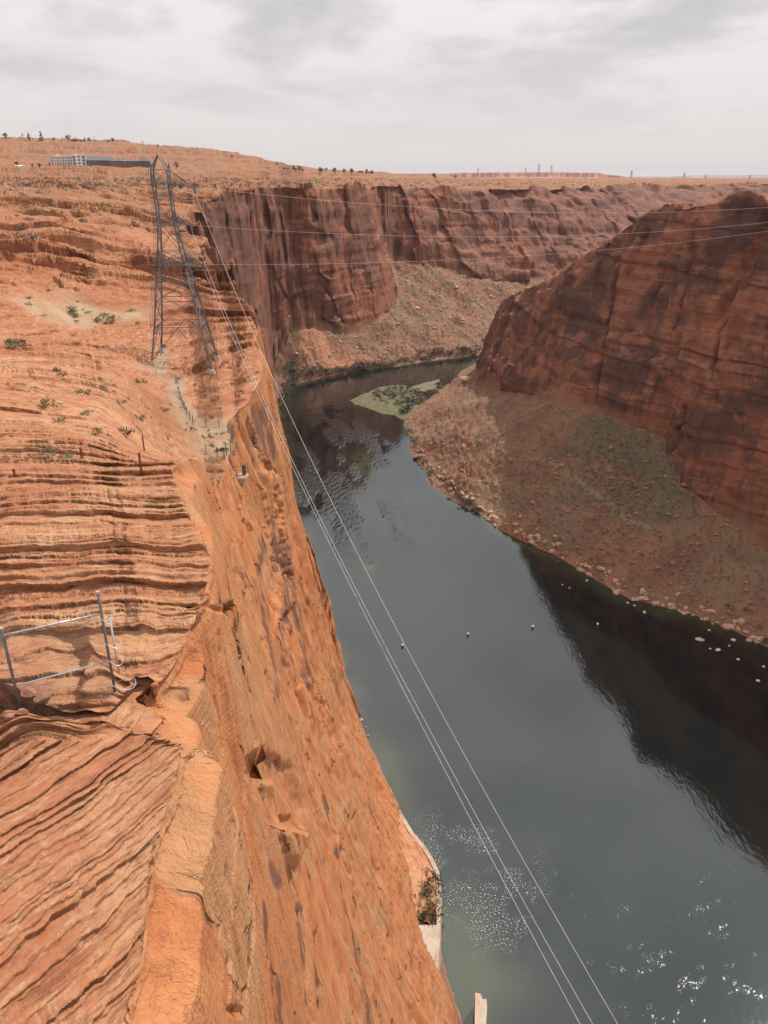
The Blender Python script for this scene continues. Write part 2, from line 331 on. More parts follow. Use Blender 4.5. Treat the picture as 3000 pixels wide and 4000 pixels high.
for L_,dd_ in (([(649,1963),(662,1966),(666,1986),(654,1983)],.7),([(655,1465),(690,1460),(715,1530),(680,1505)],-2.2),([(500,1225),(540,1225),(545,1262),(520,1300),(505,1270)],.8),([(695,1560),(705,1545),(740,1625),(735,1640)],1.0),
    ([(420,1290),(500,1320),(560,1600),(520,1900),(470,2212),(400,2212),(450,1800)],.8),([(700,1640),(760,1700),(860,1880),(900,2000),(860,1960),(760,1800)],1.2),([(575,990),(600,1010),(640,1250),(622,1300),(600,1180)],2.6),([(530,905),(545,905),(578,985),(570,1000),(545,950)],2.0),([(660,1960),(668,1990),(690,2212),(676,2212)],.35),([(560,1380),(572,1380),(592,1500),(584,1500)],.8),([(600,1290),(606,1290),(650,1480),(645,1482)],1.2),([(640,1560),(646,1558),(690,1660),(684,1662)],.7),([(470,1500),(475,1500),(520,1700),(515,1702)],.35),([(530,1860),(535,1860),(560,2100),(555,2100)],.3),([(720,1800),(726,1798),(790,1960),(784,1962)],.8),([(520,1330),(526,1330),(540,1430),(534,1432)],.4)):
    lox=lox-dd_*sst(-.12,.35,inpoly(L_)+wb_*(.8 if dd_<2 else 1.2))
lox=lox*lcl
# jointed wall panels: flat faces offset from one another along straight vertical joints
def panels(s_,seed,sharp=.07):
    k=np.floor(s_); t=sst(1-sharp,1,s_-k); a_=vn1(k*3.7+.5,seed); b_=vn1((k+1)*3.7+.5,seed); return a_*(1-t)+b_*t
rw_=((x>60)&(y<900)).astype(np.float32); fw_=((r>480)&(rw_==0)).astype(np.float32)
tw=.25*fbm3(x/60,y/60,z/35,3,901)
sR=.55*x-.83*y; sF=x+.25*y
offR=panels(sR/34+tw+z*.004,911)*4.2+panels(sR/13+tw*1.5,912)*1.7+panels(sR/5+tw*2,913)*.6
offF=panels(sF/62+tw*1.3+z*.003,921)*17+panels(sF/23+tw*2,922)*5+panels(sF/9+tw*2,923)*1.8
ledg=saw((z+4*tw+.05*x)/24,931,.9)*2.0+saw((z+4*tw)/9,932,.9)*1.1
pan=cliff*(rw_*offR+fw_*offF*np.interp(r,[480,700,1500],[.5,1,1.3])+(rw_+fw_*1.6)*ledg)
ndx=rw_*-.83; ndy=rw_*-.55-fw_
crkd=cliff*crk*1.8
dh=dh*(1-.35*(rw_+fw_))
def inpoly(L):
    A_=np.array([azel(*p_) for p_ in L]); c=np.zeros(azv.shape,bool); D=np.full(azv.shape,1e3)
    for a,b in zip(A_,np.roll(A_,-1,0)):
        ex_,ey_=b[0]-a[0],b[1]-a[1]; t=np.clip(((azv-a[0])*ex_+(elv-a[1])*ey_)/(ex_*ex_+ey_*ey_+1e-9),0,1); D=np.minimum(D,np.hypot(azv-a[0]-t*ex_,elv-a[1]-t*ey_))
        if ey_!=0: c^=((a[1]>elv)!=(b[1]>elv))&(azv<ex_*(elv-a[1])/ey_+a[0])
    return np.where(c,D,-D)
lcl=cliff*(x<60)
wb_=.25*fbm3(x/2.,y/2.,z/2.,3,601)
d1=inpoly([(540,1640),(575,1610),(625,1660),(655,1745),(658,1790),(640,1800),(600,1780),(560,1710)])+wb_
dh=dh+lcl*1.1*sst(-.3,.25,d1)*sst(-2.2,1.6,d1)
d2=inpoly([(590,1690),(610,1680),(640,1740),(645,1765),(620,1760)])+wb_*.6
dh=dh-lcl*.5*sst(-.1,.3,d2)
d3=inpoly([(610,1800),(657,1795),(648,1830),(632,1875),(622,1850)])+wb_*.5
dh=dh-lcl*.8*sst(-.1,.3,d3)
for L_,dd_ in (([(649,1963),(662,1966),(666,1986),(654,1983)],.7),([(655,1465),(690,1460),(715,1530),(680,1505)],-2.0),([(500,1225),(540,1225),(545,1262),(520,1300),(505,1270)],1.0),
    ([(420,1290),(500,1320),(560,1600),(520,1900),(470,2212),(400,2212),(450,1800)],.8),([(700,1640),(760,1700),(860,1880),(900,2000),(860,1960),(760,1800)],1.2),([(560,1020),(600,1010),(640,1300),(600,1350)],1.4)):
    dh=dh-lcl*dd_*sst(-.12,.45,inpoly(L_)+wb_)
flu=fbm3(x/(sc*3),y/(sc*3),z/(sc*14),3,131)*sc*.55*cliff
blk=fbm3(x/(sc*6),y/(sc*6),z/(sc*6),4,141)*sc*.6*cliff
P2=P.reshape(-1,3).copy()
P2[:,:2]+=hn*((dh+flu)[:,None])
P2[:,0]+=lox+ndx*(pan-crkd); P2[:,1]+=ndy*(pan-crkd)
lc=cliff*(x<60)*sst(620,480,r)
ex=fbm3(x/20,y/20,z/70,2,171)*2.0+.15*(x+y)/8
fl_=np.floor(ex); stp=(fl_+sst(0,.22,ex-fl_))-ex
big=fbm3(x/18,y/26,z/40,3,175)
rb=1-2*np.abs(fbm2(y/9.+z/60.,z/70.+x/40.,4,721)); rb2=1-2*np.abs(fbm2(y/2.6+z/22.,z/30.,3,725)); gr=fbm3(x/1.6,y/1.6,z/2.4,4,731)
pl_=sst(-.25,.25,fbm3(x/14,y/18,z/30,2,733))
nrr=np.interp(r,[15,60,200,420],[.3,.9,1.6,2.2])
blk=blk*(1-.7*lc)+lc*(rb*nrr*.55+rb2*nrr*.20*pl_+gr*nrr*.13)+.45*lc*(stp*np.interp(r,[15,60,200],[0,.30,1.5])+big*np.interp(r,[15,60,200],[.35,1.2,2.4]))
P2+=N*(blk[:,None])
tn=np.abs(fbm3(x/6.,y/6.,z/6.,5,151))*np.interp(r,[200,800,1500],[1.6,3.2,4.5])*talus*sst(0,3,dS0)
gul=fbm2(x/28.,y/28.,3,156)*np.interp(r,[200,1000],[1.5,5])*talus*sst(3,15,dS0)*sst(-3,-15,dTv)
P2[:,2]+=tn+gul
print('disp',time.time()-T0)
def grid_mesh(name,P,NC,NW,attrs):
    me=bpy.data.meshes.new(name); nv=NC*NW
    i=np.arange(NC-1)[:,None]*NW+np.arange(NW-1)[None,:]
    q=np.stack([i,i+NW,i+NW+1,i+1],-1).reshape(-1)
    me.vertices.add(nv); me.vertices.foreach_set('co',P.astype(np.float32).ravel())
    nf=(NC-1)*(NW-1); me.loops.add(nf*4); me.loops.foreach_set('vertex_index',q.astype(np.int32))
    me.polygons.add(nf); me.polygons.foreach_set('loop_start',np.arange(0,nf*4,4,dtype=np.int32))
    me.polygons.foreach_set('use_smooth',np.ones(nf,bool))
    me.update(calc_edges=True)
    for k,v in attrs.items():
        a=me.attributes.new(k,'FLOAT','POINT'); a.data.foreach_set('value',v.astype(np.float32).ravel())
    return me
rightside=((x>40)&(dRv<0)&(y<900)).astype(np.float32)
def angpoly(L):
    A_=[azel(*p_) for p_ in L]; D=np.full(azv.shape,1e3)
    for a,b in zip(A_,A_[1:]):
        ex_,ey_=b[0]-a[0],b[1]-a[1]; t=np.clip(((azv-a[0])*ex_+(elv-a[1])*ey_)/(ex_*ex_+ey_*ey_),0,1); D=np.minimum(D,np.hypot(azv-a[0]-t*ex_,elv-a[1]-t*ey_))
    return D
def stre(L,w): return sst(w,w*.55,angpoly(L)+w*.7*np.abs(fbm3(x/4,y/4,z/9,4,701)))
varn_shade=np.clip(sum(stre(*q_) for q_ in (([(603,1870),(612,1900)],.9),([(625,1180),(650,1330),(668,1480)],.5),([(560,1150),(575,1330),(600,1500)],.35),([(700,1720),(730,1850)],.3),([(560,1950),(575,2212)],.3),([(745,1950),(790,2212)],.4),([(655,2000),(668,2110),(680,2212)],.35),([(522,1238),(530,1262)],.7),([(600,1120),(607,1250),(620,1430)],.55),([(560,890),(575,930),(585,980)],1.1),([(585,1120),(590,1230)],.35),([(655,1950),(662,2000),(680,2212)],.3),([(600,2120),(600,2212)],.8),([(445,450),(480,520),(520,640)],1.6),([(500,470),(510,560),(545,680)],1.5),([(640,580),(650,620)],.8),([(470,430),(540,460)],.8),([(600,420),(610,560)],.7),([(700,440),(720,560)],.6),([(760,430),(800,600)],.6))),0,1)*cliff*(x<60)  # varnish streaks, plus the shaded fin's dark painted in as one more streak
sc5=lambda L:[((1500+a/1.106)/1.8083,(1500+b/1.106)/1.8083) for a,b in L]
trail=sst(.28,.10,angpoly(sc5([(620,285),(640,310),(700,345),(790,385),(850,430),(900,475),(1000,545),(1090,605),(1160,630)]))+.06*vn2(x/6,y/6,5))*talus
green=sst(2.6,.6,angpoly(sc5([(900,220),(1050,260),(1180,330),(1230,420),(1180,500),(1080,520)]))+1.0*fbm2(x/12,y/12,3,6))*talus
path=sst(.5,.25,angpoly([(352,760),(345,785),(352,800)])+.2*vn2(x/3,y/3,5))*plat+sst(.75,.5,angpoly([(383,830),(385,850),(395,880),(412,905)])+.25*vn2(x/3,y/3,5))*plat+sst(.5,.2,angpoly([(300,790),(330,800),(372,818)])+.25*vn2(x/3,y/3,5))*plat*.5
cone=sst(1.5,.6,angpoly([(680,740),(700,765),(740,785)])+.3*fbm2(x/8,y/8,3,9))*talus
attrs=dict(varn_shade=varn_shade,trail=trail,green=green,path=np.clip(path,0,1),bed=bedA,cliff=cliff,talus=talus,plat=plat,sand=np.clip(padm+CLR(x,y),0,1)*plat,cone=cone,rightw=rightside*cliff,tdist=np.clip(-dTv/60,0,1)*talus,far=np.clip(r/2500,0,1),nearc=np.clip(sst(500,250,r)*(x<60),0,1))
me=grid_mesh('canyon_ground',P2,NC,NW,attrs)
#@MATS
# ------------------------------------------------------------------ materials
def mat(name,rough=.9,col=(.5,.5,.5)):
    m=bpy.data.materials.new(name); m.use_nodes=True; nt=m.node_tree; b=nt.nodes['Principled BSDF']
    b.inputs['Base Color'].default_value=(*col,1); b.inputs['Roughness'].default_value=rough
    return m,nt,b
class NG:
    def __init__(s,nt): s.nt=nt
    def n(s,t,**k):
        o=s.nt.nodes.new(t)
        for a,v in k.items(): setattr(o,a,v)
        return o
    def l(s,a,b): s.nt.links.new(a,b)
    def val(s,v,inp):
        if isinstance(v,(int,float)): inp.default_value=v
        elif isinstance(v,(tuple,list)): inp.default_value=(*v,1) if len(v)==3 and len(inp.default_value)==4 else v
        else: s.l(v,inp)
    def math(s,op,a,b=0,c=None,clamp=False):
        o=s.n('ShaderNodeMath',operation=op,use_clamp=clamp); s.val(a,o.inputs[0]); s.val(b,o.inputs[1])
        if c is not None: s.val(c,o.inputs[2])
        return o.outputs[0]
    def mix(s,f,a,b,bt='MIX'):
        o=s.n('ShaderNodeMix',data_type='RGBA',blend_type=bt); s.val(f,o.inputs[0]); s.val(a,o.inputs[6]); s.val(b,o.inputs[7]); return o.outputs[2]
    def noise(s,vec,scale,detail=4,rough=.55,dist=0,dim='3D'):
        o=s.n('ShaderNodeTexNoise',noise_dimensions=dim); s.val(vec,o.inputs['Vector']) if vec is not None else None
        o.inputs['Scale'].default_value=scale;o.inputs['Detail'].default_value=detail;o.inputs['Roughness'].default_value=rough;o.inputs['Distortion'].default_value=dist
        return o.outputs['Fac']
    def ramp(s,v,a,b,interp='SMOOTHSTEP'):
        o=s.n('ShaderNodeMapRange',interpolation_type=interp); s.val(v,o.inputs[0]); o.inputs[1].default_value=a;o.inputs[2].default_value=b; return o.outputs[0]
    def attr(s,nm): o=s.n('ShaderNodeAttribute',attribute_name=nm); return o.outputs['Fac']
    def pos(s,scale=(1,1,1),rot=(0,0,0)):
        ge=s.n('ShaderNodeNewGeometry'); m=s.n('ShaderNodeMapping'); s.l(ge.outputs['Position'],m.inputs[0]); m.inputs['Scale'].default_value=scale; m.inputs['Rotation'].default_value=rot; return m.outputs[0]
def build_rock():
    m,nt,b=mat('canyon_sandstone'); G=NG(nt)
    p=G.pos(); 
    cl,ta,pl,sa_,rw,td,fa,nc=[G.attr(k) for k in ('cliff','talus','plat','sand','rightw','tdist','far','nearc')]
    big=G.noise(p,.02,5,.6); mid=G.noise(p,.12,6,.6,.4); fine=G.noise(p,1.3,5,.65)
    # beds: noise squashed vertically (thin along z)
    bd=G.attr('bed'); cb=G.n('ShaderNodeCombineXYZ'); G.l(bd,cb.inputs[2]); sxy=G.n('ShaderNodeVectorMath',operation='MULTIPLY'); G.l(p,sxy.inputs[0]); sxy.inputs[1].default_value=(.12,.12,.12)
    av=G.n('ShaderNodeVectorMath',operation='ADD'); G.l(cb.outputs[0],av.inputs[0]); G.l(sxy.outputs[0],av.inputs[1])
    q1=G.noise(av.outputs[0],1.1,5,.7); q2=G.noise(av.outputs[0],5.0,4,.7)
    bedn=G.noise(G.pos((.05,.05,1.1)),1.0,6,.65,.6)
    bedf=G.noise(G.pos((.5,.5,9.0),(.05,.09,0)),1.0,4,.6,.3)
    lit=G.mix(G.ramp(mid,.35,.68),(.48,.222,.108),(.58,.35,.195))
    mr=G.ramp(fa,.02,.09)
    lit=G.mix(mr,lit,G.mix(G.ramp(mid,.35,.65),(.325,.12,.055),(.43,.205,.105)))
    lit=G.mix(G.ramp(fa,.18,.45),lit,G.mix(G.ramp(q1,.4,.6),(.28,.155,.095),(.19,.098,.062)))
    lit=G.mix(G.ramp(bedn,.40,.62),lit,G.mix(.6,lit,(.36,.125,.06)))
    lit=G.mix(G.math('MULTIPLY',G.ramp(bedf,.5,.72),.45),lit,(.66,.42,.26))
    lit=G.mix(G.math('MULTIPLY',G.ramp(q1,.50,.64),.75),lit,(.36,.125,.065))
    lit=G.mix(G.math('MULTIPLY',G.ramp(q2,.52,.66),.6),lit,(.62,.40,.25))
    lit=G.mix(G.math('MULTIPLY',G.ramp(big,.46,.60),G.math('ADD',.35,G.math('MULTIPLY',mr,.4))),lit,(.34,.125,.062))
    # smooth lower wall on the left
    smooth=G.mix(G.ramp(G.noise(G.pos((.6,.6,.40)),.45,9,.75,.4),.38,.62),(.46,.155,.058),(.56,.24,.105))
    smooth=G.mix(G.math('MULTIPLY',G.ramp(big,.45,.65),.6),smooth,(.46,.22,.10))
    c=G.mix(G.math('MULTIPLY',cl,nc),lit,smooth)
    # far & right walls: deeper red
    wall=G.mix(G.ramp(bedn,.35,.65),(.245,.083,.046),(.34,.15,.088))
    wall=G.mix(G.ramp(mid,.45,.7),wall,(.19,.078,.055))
    wall=G.mix(G.math('MULTIPLY',G.ramp(fa,.44,.62),.6),wall,(.21,.11,.085))  # distant wall faces darkened in the colour to stand in for shade
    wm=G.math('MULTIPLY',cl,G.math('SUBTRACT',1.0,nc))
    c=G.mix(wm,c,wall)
    # desert varnish: tall streaks
    st=G.noise(G.pos((1,1,.13)),.09,8,.72,.3); st2=G.noise(G.pos((1,1,.10)),.55,6,.7,.2); pat=G.noise(G.pos((1,1,1.3)),.017,5,.6,.5); hb=G.noise(G.pos((.12,.12,1)),.16,6,.7,.4)
    vsum=G.math('ADD',G.math('ADD',G.math('MULTIPLY',st,.28),G.math('MULTIPLY',pat,.44)),G.math('MULTIPLY',hb,.28))
    v1=G.math('MULTIPLY',G.ramp(vsum,.468,.53),G.math('ADD',.55,G.math('MULTIPLY',rw,.27)))
    vr=G.math('MULTIPLY',v1,wm)
    c=G.mix(vr,c,G.mix(G.ramp(hb,.4,.6),(.062,.038,.035),(.11,.058,.047)))
    vn=G.math('MULTIPLY',G.ramp(G.math('ADD',G.math('MULTIPLY',st2,.6),G.math('MULTIPLY',pat,.4)),.56,.60),G.math('MULTIPLY',G.math('MULTIPLY',cl,nc),.6))
    c=G.mix(G.math('MULTIPLY',vn,.6),c,(.22,.10,.07))
    thin=G.math('MULTIPLY',G.ramp(G.noise(G.pos((1,1,.09)),1.8,6,.75),.585,.63),G.math('MULTIPLY',G.math('MULTIPLY',cl,nc),.55))
    c=G.mix(thin,c,(.26,.10,.055))
    vo=G.n('ShaderNodeTexVoronoi',feature='DISTANCE_TO_EDGE'); wv=G.n('ShaderNodeVectorMath',operation='ADD'); G.l(G.pos((1,1,.45),(.25,.2,0)),wv.inputs[0]); nv=G.n('ShaderNodeTexNoise'); nv.inputs['Scale'].default_value=.35; nv.inputs['Detail'].default_value=5; nvs=G.n('ShaderNodeVectorMath',operation='SCALE'); G.l(nv.outputs['Color'],nvs.inputs[0]); nvs.inputs['Scale'].default_value=3.5; G.l(p,nv.inputs['Vector']); G.l(nvs.outputs[0],wv.inputs[1]); G.l(wv.outputs[0],vo.inputs['Vector']); vo.inputs['Scale'].default_value=.16
    jt=G.math('MULTIPLY',G.ramp(vo.outputs['Distance'],.030,.004),G.math('MULTIPLY',G.ramp(G.noise(p,.22,3,.6),.50,.60),G.math('MULTIPLY',cl,nc)))
    c=G.mix(G.math('MULTIPLY',jt,.8),c,(.13,.055,.035))
    tanp=G.math('MULTIPLY',G.ramp(G.noise(G.pos((1,1,.35)),.16,4,.6,.4),.54,.62),G.math('MULTIPLY',G.math('MULTIPLY',cl,nc),.6)); c=G.mix(tanp,c,(.46,.26,.135))
    c=G.mix(G.math('MULTIPLY',G.math('MULTIPLY',G.attr('varn_shade'),G.ramp(st2,.40,.50)),.8),c,(.15,.078,.06))  # varnish and painted fin shade share this dark tone
    # plateau: soil and scrub speckle with distance
    sc=G.math('MULTIPLY',G.ramp(G.noise(p,.035,8,.7),.48,.60),G.math('MULTIPLY',pl,G.ramp(fa,.05,.35)))
    c=G.mix(G.math('MULTIPLY',sc,.75),c,(.30,.20,.11))
    sc2=G.math('MULTIPLY',G.ramp(G.noise(p,.11,6,.75),.56,.62),G.math('MULTIPLY',pl,G.ramp(fa,.10,.3)))
    c=G.mix(G.math('MULTIPLY',sc2,.75),c,(.15,.13,.075))
    # talus
    tc=G.mix(G.ramp(G.noise(p,.05,6,.7),.4,.62),(.20,.105,.068),(.30,.15,.092))
    tc=G.mix(G.ramp(G.noise(p,.5,5,.8),.5,.66),tc,(.17,.10,.07))
    tc=G.mix(G.math('MULTIPLY',G.ramp(G.noise(p,.03,5,.7),.47,.6),.55),tc,(.20,.165,.10))
    c=G.mix(ta,c,tc)
    c=G.mix(G.math('MULTIPLY',G.attr('green'),.75),c,(.125,.115,.07)); c=G.mix(G.math('MULTIPLY',G.attr('trail'),.8),c,(.26,.20,.12))
    c=G.mix(G.math('MULTIPLY',G.attr('cone'),.8),c,(.46,.215,.125))
    c=G.mix(G.math('MULTIPLY',G.attr('path'),.85),c,(.38,.29,.20))
    # sand pads
    sd=G.mix(G.ramp(G.noise(p,.15,5,.7),.35,.65),(.40,.30,.20),(.36,.20,.11))
    c=G.mix(sa_,c,sd)
    c=G.mix(G.math('MULTIPLY',G.ramp(fine,.5,.75),.25),c,(.24,.10,.055))
    G.l(c,b.inputs['Base Color']); b.inputs['Roughness'].default_value=.93; b.inputs['Specular IOR Level'].default_value=.15
    # thin dark bedding cracks that follow the beds
    ad=G.n('ShaderNodeVectorMath',operation='ADD'); cb2=G.n('ShaderNodeCombineXYZ'); G.l(G.math('MULTIPLY',bd,1.0),cb2.inputs[2]); sx2=G.n('ShaderNodeVectorMath',operation='MULTIPLY'); G.l(p,sx2.inputs[0]); sx2.inputs[1].default_value=(.10,.10,.0)
    G.l(cb2.outputs[0],ad.inputs[0]); G.l(sx2.outputs[0],ad.inputs[1])
    lines=G.noise(ad.outputs[0],9.0,4,.75)
    q3=G.math('MULTIPLY',G.ramp(lines,.53,.60),G.math('MULTIPLY',pl,.55))
    c=G.mix(G.math('MULTIPLY',q3,G.math('SUBTRACT',1.0,sa_)),c,(.20,.085,.05))
    G.l(c,b.inputs['Base Color'])
    bn=G.n('ShaderNodeBump'); bn.inputs['Strength'].default_value=.85; bn.inputs['Distance'].default_value=.35
    crk_=G.math('MULTIPLY',G.math('ABSOLUTE',G.math('SUBTRACT',G.noise(G.pos((1,1,.22),(.5,0,0)),.8,5,.75,.5),.5)),G.math('MULTIPLY',cl,1.5))
    hgt=G.math('ADD',G.math('ADD',crk_,G.math('MULTIPLY',jt,-1.2)),G.math('ADD',G.math('ADD',G.math('MULTIPLY',bedf,.35),G.math('MULTIPLY',G.math('MULTIPLY',lines,pl),-.5)),G.math('ADD',G.math('ADD',G.math('MULTIPLY',G.noise(p,2.2,6,.7),G.math('SUBTRACT',.30,G.math('MULTIPLY',cl,.14))),G.math('MULTIPLY',G.noise(p,8,4,.7),.10)),G.math('MULTIPLY',G.math('MULTIPLY',G.noise(p,.4,6,.7),2.0),G.ramp(fa,.04,.3)))))
    G.l(hgt,bn.inputs['Height']); G.l(bn.outputs[0],b.inputs['Normal'])
    return m
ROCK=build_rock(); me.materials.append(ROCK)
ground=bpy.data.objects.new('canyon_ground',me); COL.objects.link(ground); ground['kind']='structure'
print('ground',time.time()-T0)
# river
def build_water():
    m,nt,b=mat('river_water',.06,(.012,.018,.017)); G=NG(nt)
    p=G.pos()
    dep=G.attr('shallow')
    c=G.mix(dep,(.004,.008,.008),(.050,.060,.028))
    c=G.mix(G.attr('weed'),c,(.045,.05,.026))
    pr=G.attr('ripple')
    glint_streak=G.attr('glint_streak')
    fm=G.math('MULTIPLY',G.ramp(G.noise(p,1.3,6,.8),.555,.60),glint_streak)
    fm=G.math('MAXIMUM',fm,G.math('MULTIPLY',G.ramp(G.noise(p,2.1,3,.7),.605,.64),G.attr('glint_speck')))
    c=G.mix(fm,c,(.8,.8,.8))  # sun glints put into the water colour as white streaks and specks
    G.l(c,b.inputs['Base Color']); b.inputs['IOR'].default_value=1.97
    rg=G.math('ADD',.05,G.math('MULTIPLY',fm,.5)); G.l(rg,b.inputs['Roughness'])
    b.inputs['Specular Tint'].default_value=(.92,.99,1,1)
    G.l(G.math('SUBTRACT',.5,G.math('MULTIPLY',G.attr('weed'),.40)),b.inputs['Specular IOR Level'])
    bn=G.n('ShaderNodeBump'); bn.inputs['Distance'].default_value=.25
    h=G.math('ADD',G.math('MULTIPLY',G.noise(p,.35,4,.6),.25),G.math('MULTIPLY',G.noise(G.pos((1,.35,1),(0,0,.2)),.45,3,.6),G.math('MULTIPLY',pr,4.0)))
    G.l(h,bn.inputs['Height']); bn.inputs['Strength'].default_value=.35; G.l(bn.outputs[0],b.inputs['Normal'])
    return m
WN=620
wr=np.exp(np.linspace(math.log(20),math.log(9000),WN)); wa=np.radians(np.linspace(-30,82,WN))
WX=(np.sin(wa)[:,None]*wr[None,:]).ravel(); WY=(np.cos(wa)[:,None]*wr[None,:]).ravel()
fl=lookup(WX,WY)
shallow=np.clip(sst(-14,-1,fl[0])*(.5+.5*fbm2(WX/20,WY/20,3,7)),0,1)
def blob(X0,Y0,rx,ry):
    q=PZ(X0,Y0,0); return np.exp(-((WX-q[0])/rx)**2-((WY-q[1])/ry)**2)
shallow=np.clip(shallow+blob(1010,2030,9,16)*.9+blob(1080,2130,12,9)*.6+blob(850,1640,10,14)*.4+(blob(785,1000,10,26)+blob(797,1222,4,9)+.6*blob(740,1450,8,16))*sst(-.3,.3,fbm2(WX/5,WY/5,3,27)),0,1)
flow=fbm2((WX+.2*WY)/14,(WY-.2*WX)/60,4,9)
rif=np.clip(blob(700,900,35,120)+blob(760,960,30,70)+blob(640,1000,25,100)+.8*blob(800,1150,40,50)+blob(900,800,60,60)*.5,0,1)
ripple=np.clip(.03+3.2*rif*sst(-.15,.35,flow)+.12*sst(-.1,.5,fbm2(WX/40,WY/40,3,12)),0,3.5)
glint_speck=np.clip(blob(960,1830,14,16)+blob(1040,1880,16,18)+blob(1090,1960,10,14)+blob(1000,1900,14,16),0,1)*sst(-.35,.35,fbm2(WX/6,WY/6,3,19))  # where the painted sun sparkle specks lie
glint_streak=np.clip((blob(1560,1960,22,10)+blob(1420,2090,12,9)+blob(1560,2130,26,10)+blob(1500,2212,16,7)+blob(1240,1910,9,7)+blob(1350,2020,10,10))*sst(.86,.99,1-np.abs(fbm2(WX/16,WY/8,4,77))*2.0)*sst(-.2,.3,fbm2(WX/5,WY/5,2,78)),0,1)  # where the painted sun glint streaks lie
weed=np.clip((blob(785,1000,10,26)+blob(797,1222,4,9)+blob(1045,870,20,60)+blob(820,1040,10,14)*.8)*1.5*sst(-.1,.35,fbm2(WX/5,WY/6,4,27)),0,1)
wm_=grid_mesh('river',np.stack([WX,WY,np.zeros_like(WX)],-1),WN,WN,dict(shallow=shallow,ripple=ripple,glint_streak=glint_streak,glint_speck=glint_speck,weed=weed))
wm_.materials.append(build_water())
river=bpy.data.objects.new('river',wm_); COL.objects.link(river); river['kind']='structure'
#@OBJECTS
CAB=(70,9,70,7.5,70,5)
bpy.context.view_layer.update()
def cast(X_,Y_):
    d=Vector(ray(X_,Y_)).normalized(); ok,l,nn,_=ground.ray_cast(Vector((0,0,HC)),d)
    return (l,nn) if ok else (Vector(PZ(X_,Y_,0)) if d.z<0 else Vector(PD(X_,Y_,3000)),Vector((0,0,1)))
def down(x_,y_):
    ok,l,nn,_=ground.ray_cast(Vector((x_,y_,900)),Vector((0,0,-1))); return l.z if ok else 0.
def S5(X_,Y_,ox,oy,sc): return ((ox+X_/sc)/1.8083,(oy+Y_/sc)/1.8083)
class MB:
    def __init__(s): s.v=[]; s.f=[]
    def add(s,v,f):
        b=len(s.v); s.v+= [tuple(p) for p in v]; s.f+=[tuple(b+i for i in q) for q in f]; return s
    def box(s,c,d,M_=None):
        x_,y_,z_=[q/2 for q in d]; V=[Vector((i*x_,j*y_,k*z_)) for i in(-1,1) for j in(-1,1) for k in(-1,1)]
        if M_: V=[M_@q for q in V]
        c=Vector(c); return s.add([q+c for q in V],[(0,1,3,2),(4,6,7,5),(0,4,5,1),(2,3,7,6),(0,2,6,4),(1,5,7,3)])
    def bar(s,a,b,w,n=4):
        a,b=Vector(a),Vector(b); d=b-a
        if d.length<1e-6: return s
        d.normalize(); u=d.orthogonal().normalized() if abs(d.z)>.95 else d.cross(Vector((0,0,1))).normalized(); t=d.cross(u)
        V=[]
        for p_ in (a,b):
            for k in range(n):
                an=2*math.pi*(k+.5)/n; V.append(p_+(u*math.cos(an)+t*math.sin(an))*w/2)
        return s.add(V,[(k,(k+1)%n,n+(k+1)%n,n+k) for k in range(n)]+[tuple(range(n))[::-1],tuple(range(n,2*n))])
    def tube(s,P_,w,n=4):
        P_=[Vector(p_) for p_ in P_]; V=[]
        for i,p_ in enumerate(P_):
            d=(P_[min(i+1,len(P_)-1)]-P_[max(i-1,0)]).normalized(); u=d.cross(Vector((0,0,1)))
            u=Vector((1,0,0)) if u.length<1e-3 else u.normalized(); t=d.cross(u)
            for k in range(n):
                an=2*math.pi*k/n; V.append(p_+(u*math.cos(an)+t*math.sin(an))*w/2)
        return s.add(V,[(i*n+k,i*n+(k+1)%n,(i+1)*n+(k+1)%n,(i+1)*n+k) for i in range(len(P_)-1) for k in range(n)])
    def build(s,name,m_,parent=None,smooth=False):
        me_=bpy.data.meshes.new(name); me_.from_pydata(s.v,[],s.f); me_.materials.append(m_)
        if smooth: me_.polygons.foreach_set('use_smooth',[True]*len(me_.polygons))
        me_.update(); o=bpy.data.objects.new(name,me_); COL.objects.link(o)
        if parent: o.parent=parent
        return o
def empty(name,loc=(0,0,0),rz=0):
    o=bpy.data.objects.new(name,None); COL.objects.link(o); o.location=loc; o.rotation_euler=(0,0,rz); o.empty_display_size=.5; return o
def tag(o,label,cat,group=None,kind=None):
    o['label']=label; o['category']=cat
    if group: o['group']=group
    if kind: o['kind']=kind
    return o
def struct(o): o['kind']='structure'; return o
def vmat(name,c1,c2,scale=1.,rough=.8,metal=0,bump=0.):
    m,nt,b=mat(name,rough,c1); G=NG(nt); nz=G.noise(G.pos(),scale,5,.65)
    G.l(G.mix(G.ramp(nz,.35,.68),c1,c2),b.inputs['Base Color']); b.inputs['Metallic'].default_value=metal; b.inputs['Specular IOR Level'].default_value=.25
    if bump:
        bn=G.n('ShaderNodeBump'); bn.inputs['Distance'].default_value=bump; bn.inputs['Strength'].default_value=.6; G.l(G.noise(G.pos(),scale*4,5,.7),bn.inputs['Height']); G.l(bn.outputs[0],b.inputs['Normal'])
    return m
STEEL=vmat('galvanised_steel',(.10,.095,.09),(.21,.205,.20),.3,.5,.2)
POST=vmat('grey_fence_post',(.11,.105,.10),(.16,.15,.145),3,.55,.2)
RAIL=vmat('galvanised_rail',(.50,.51,.53),(.62,.63,.65),5,.35,.4)
RUST=vmat('rusty_iron',(.13,.05,.03),(.20,.08,.045),6,.9)
CONC=vmat('weathered_concrete',(.42,.36,.28),(.52,.45,.36),.35,.9,0,.05)
WHCONC=vmat('pale_concrete',(.52,.44,.34),(.42,.28,.20),.25,.9,0,.05)
CABLE=vmat('aluminium_cable',(.42,.41,.40),(.52,.51,.49),1,.5,.2)
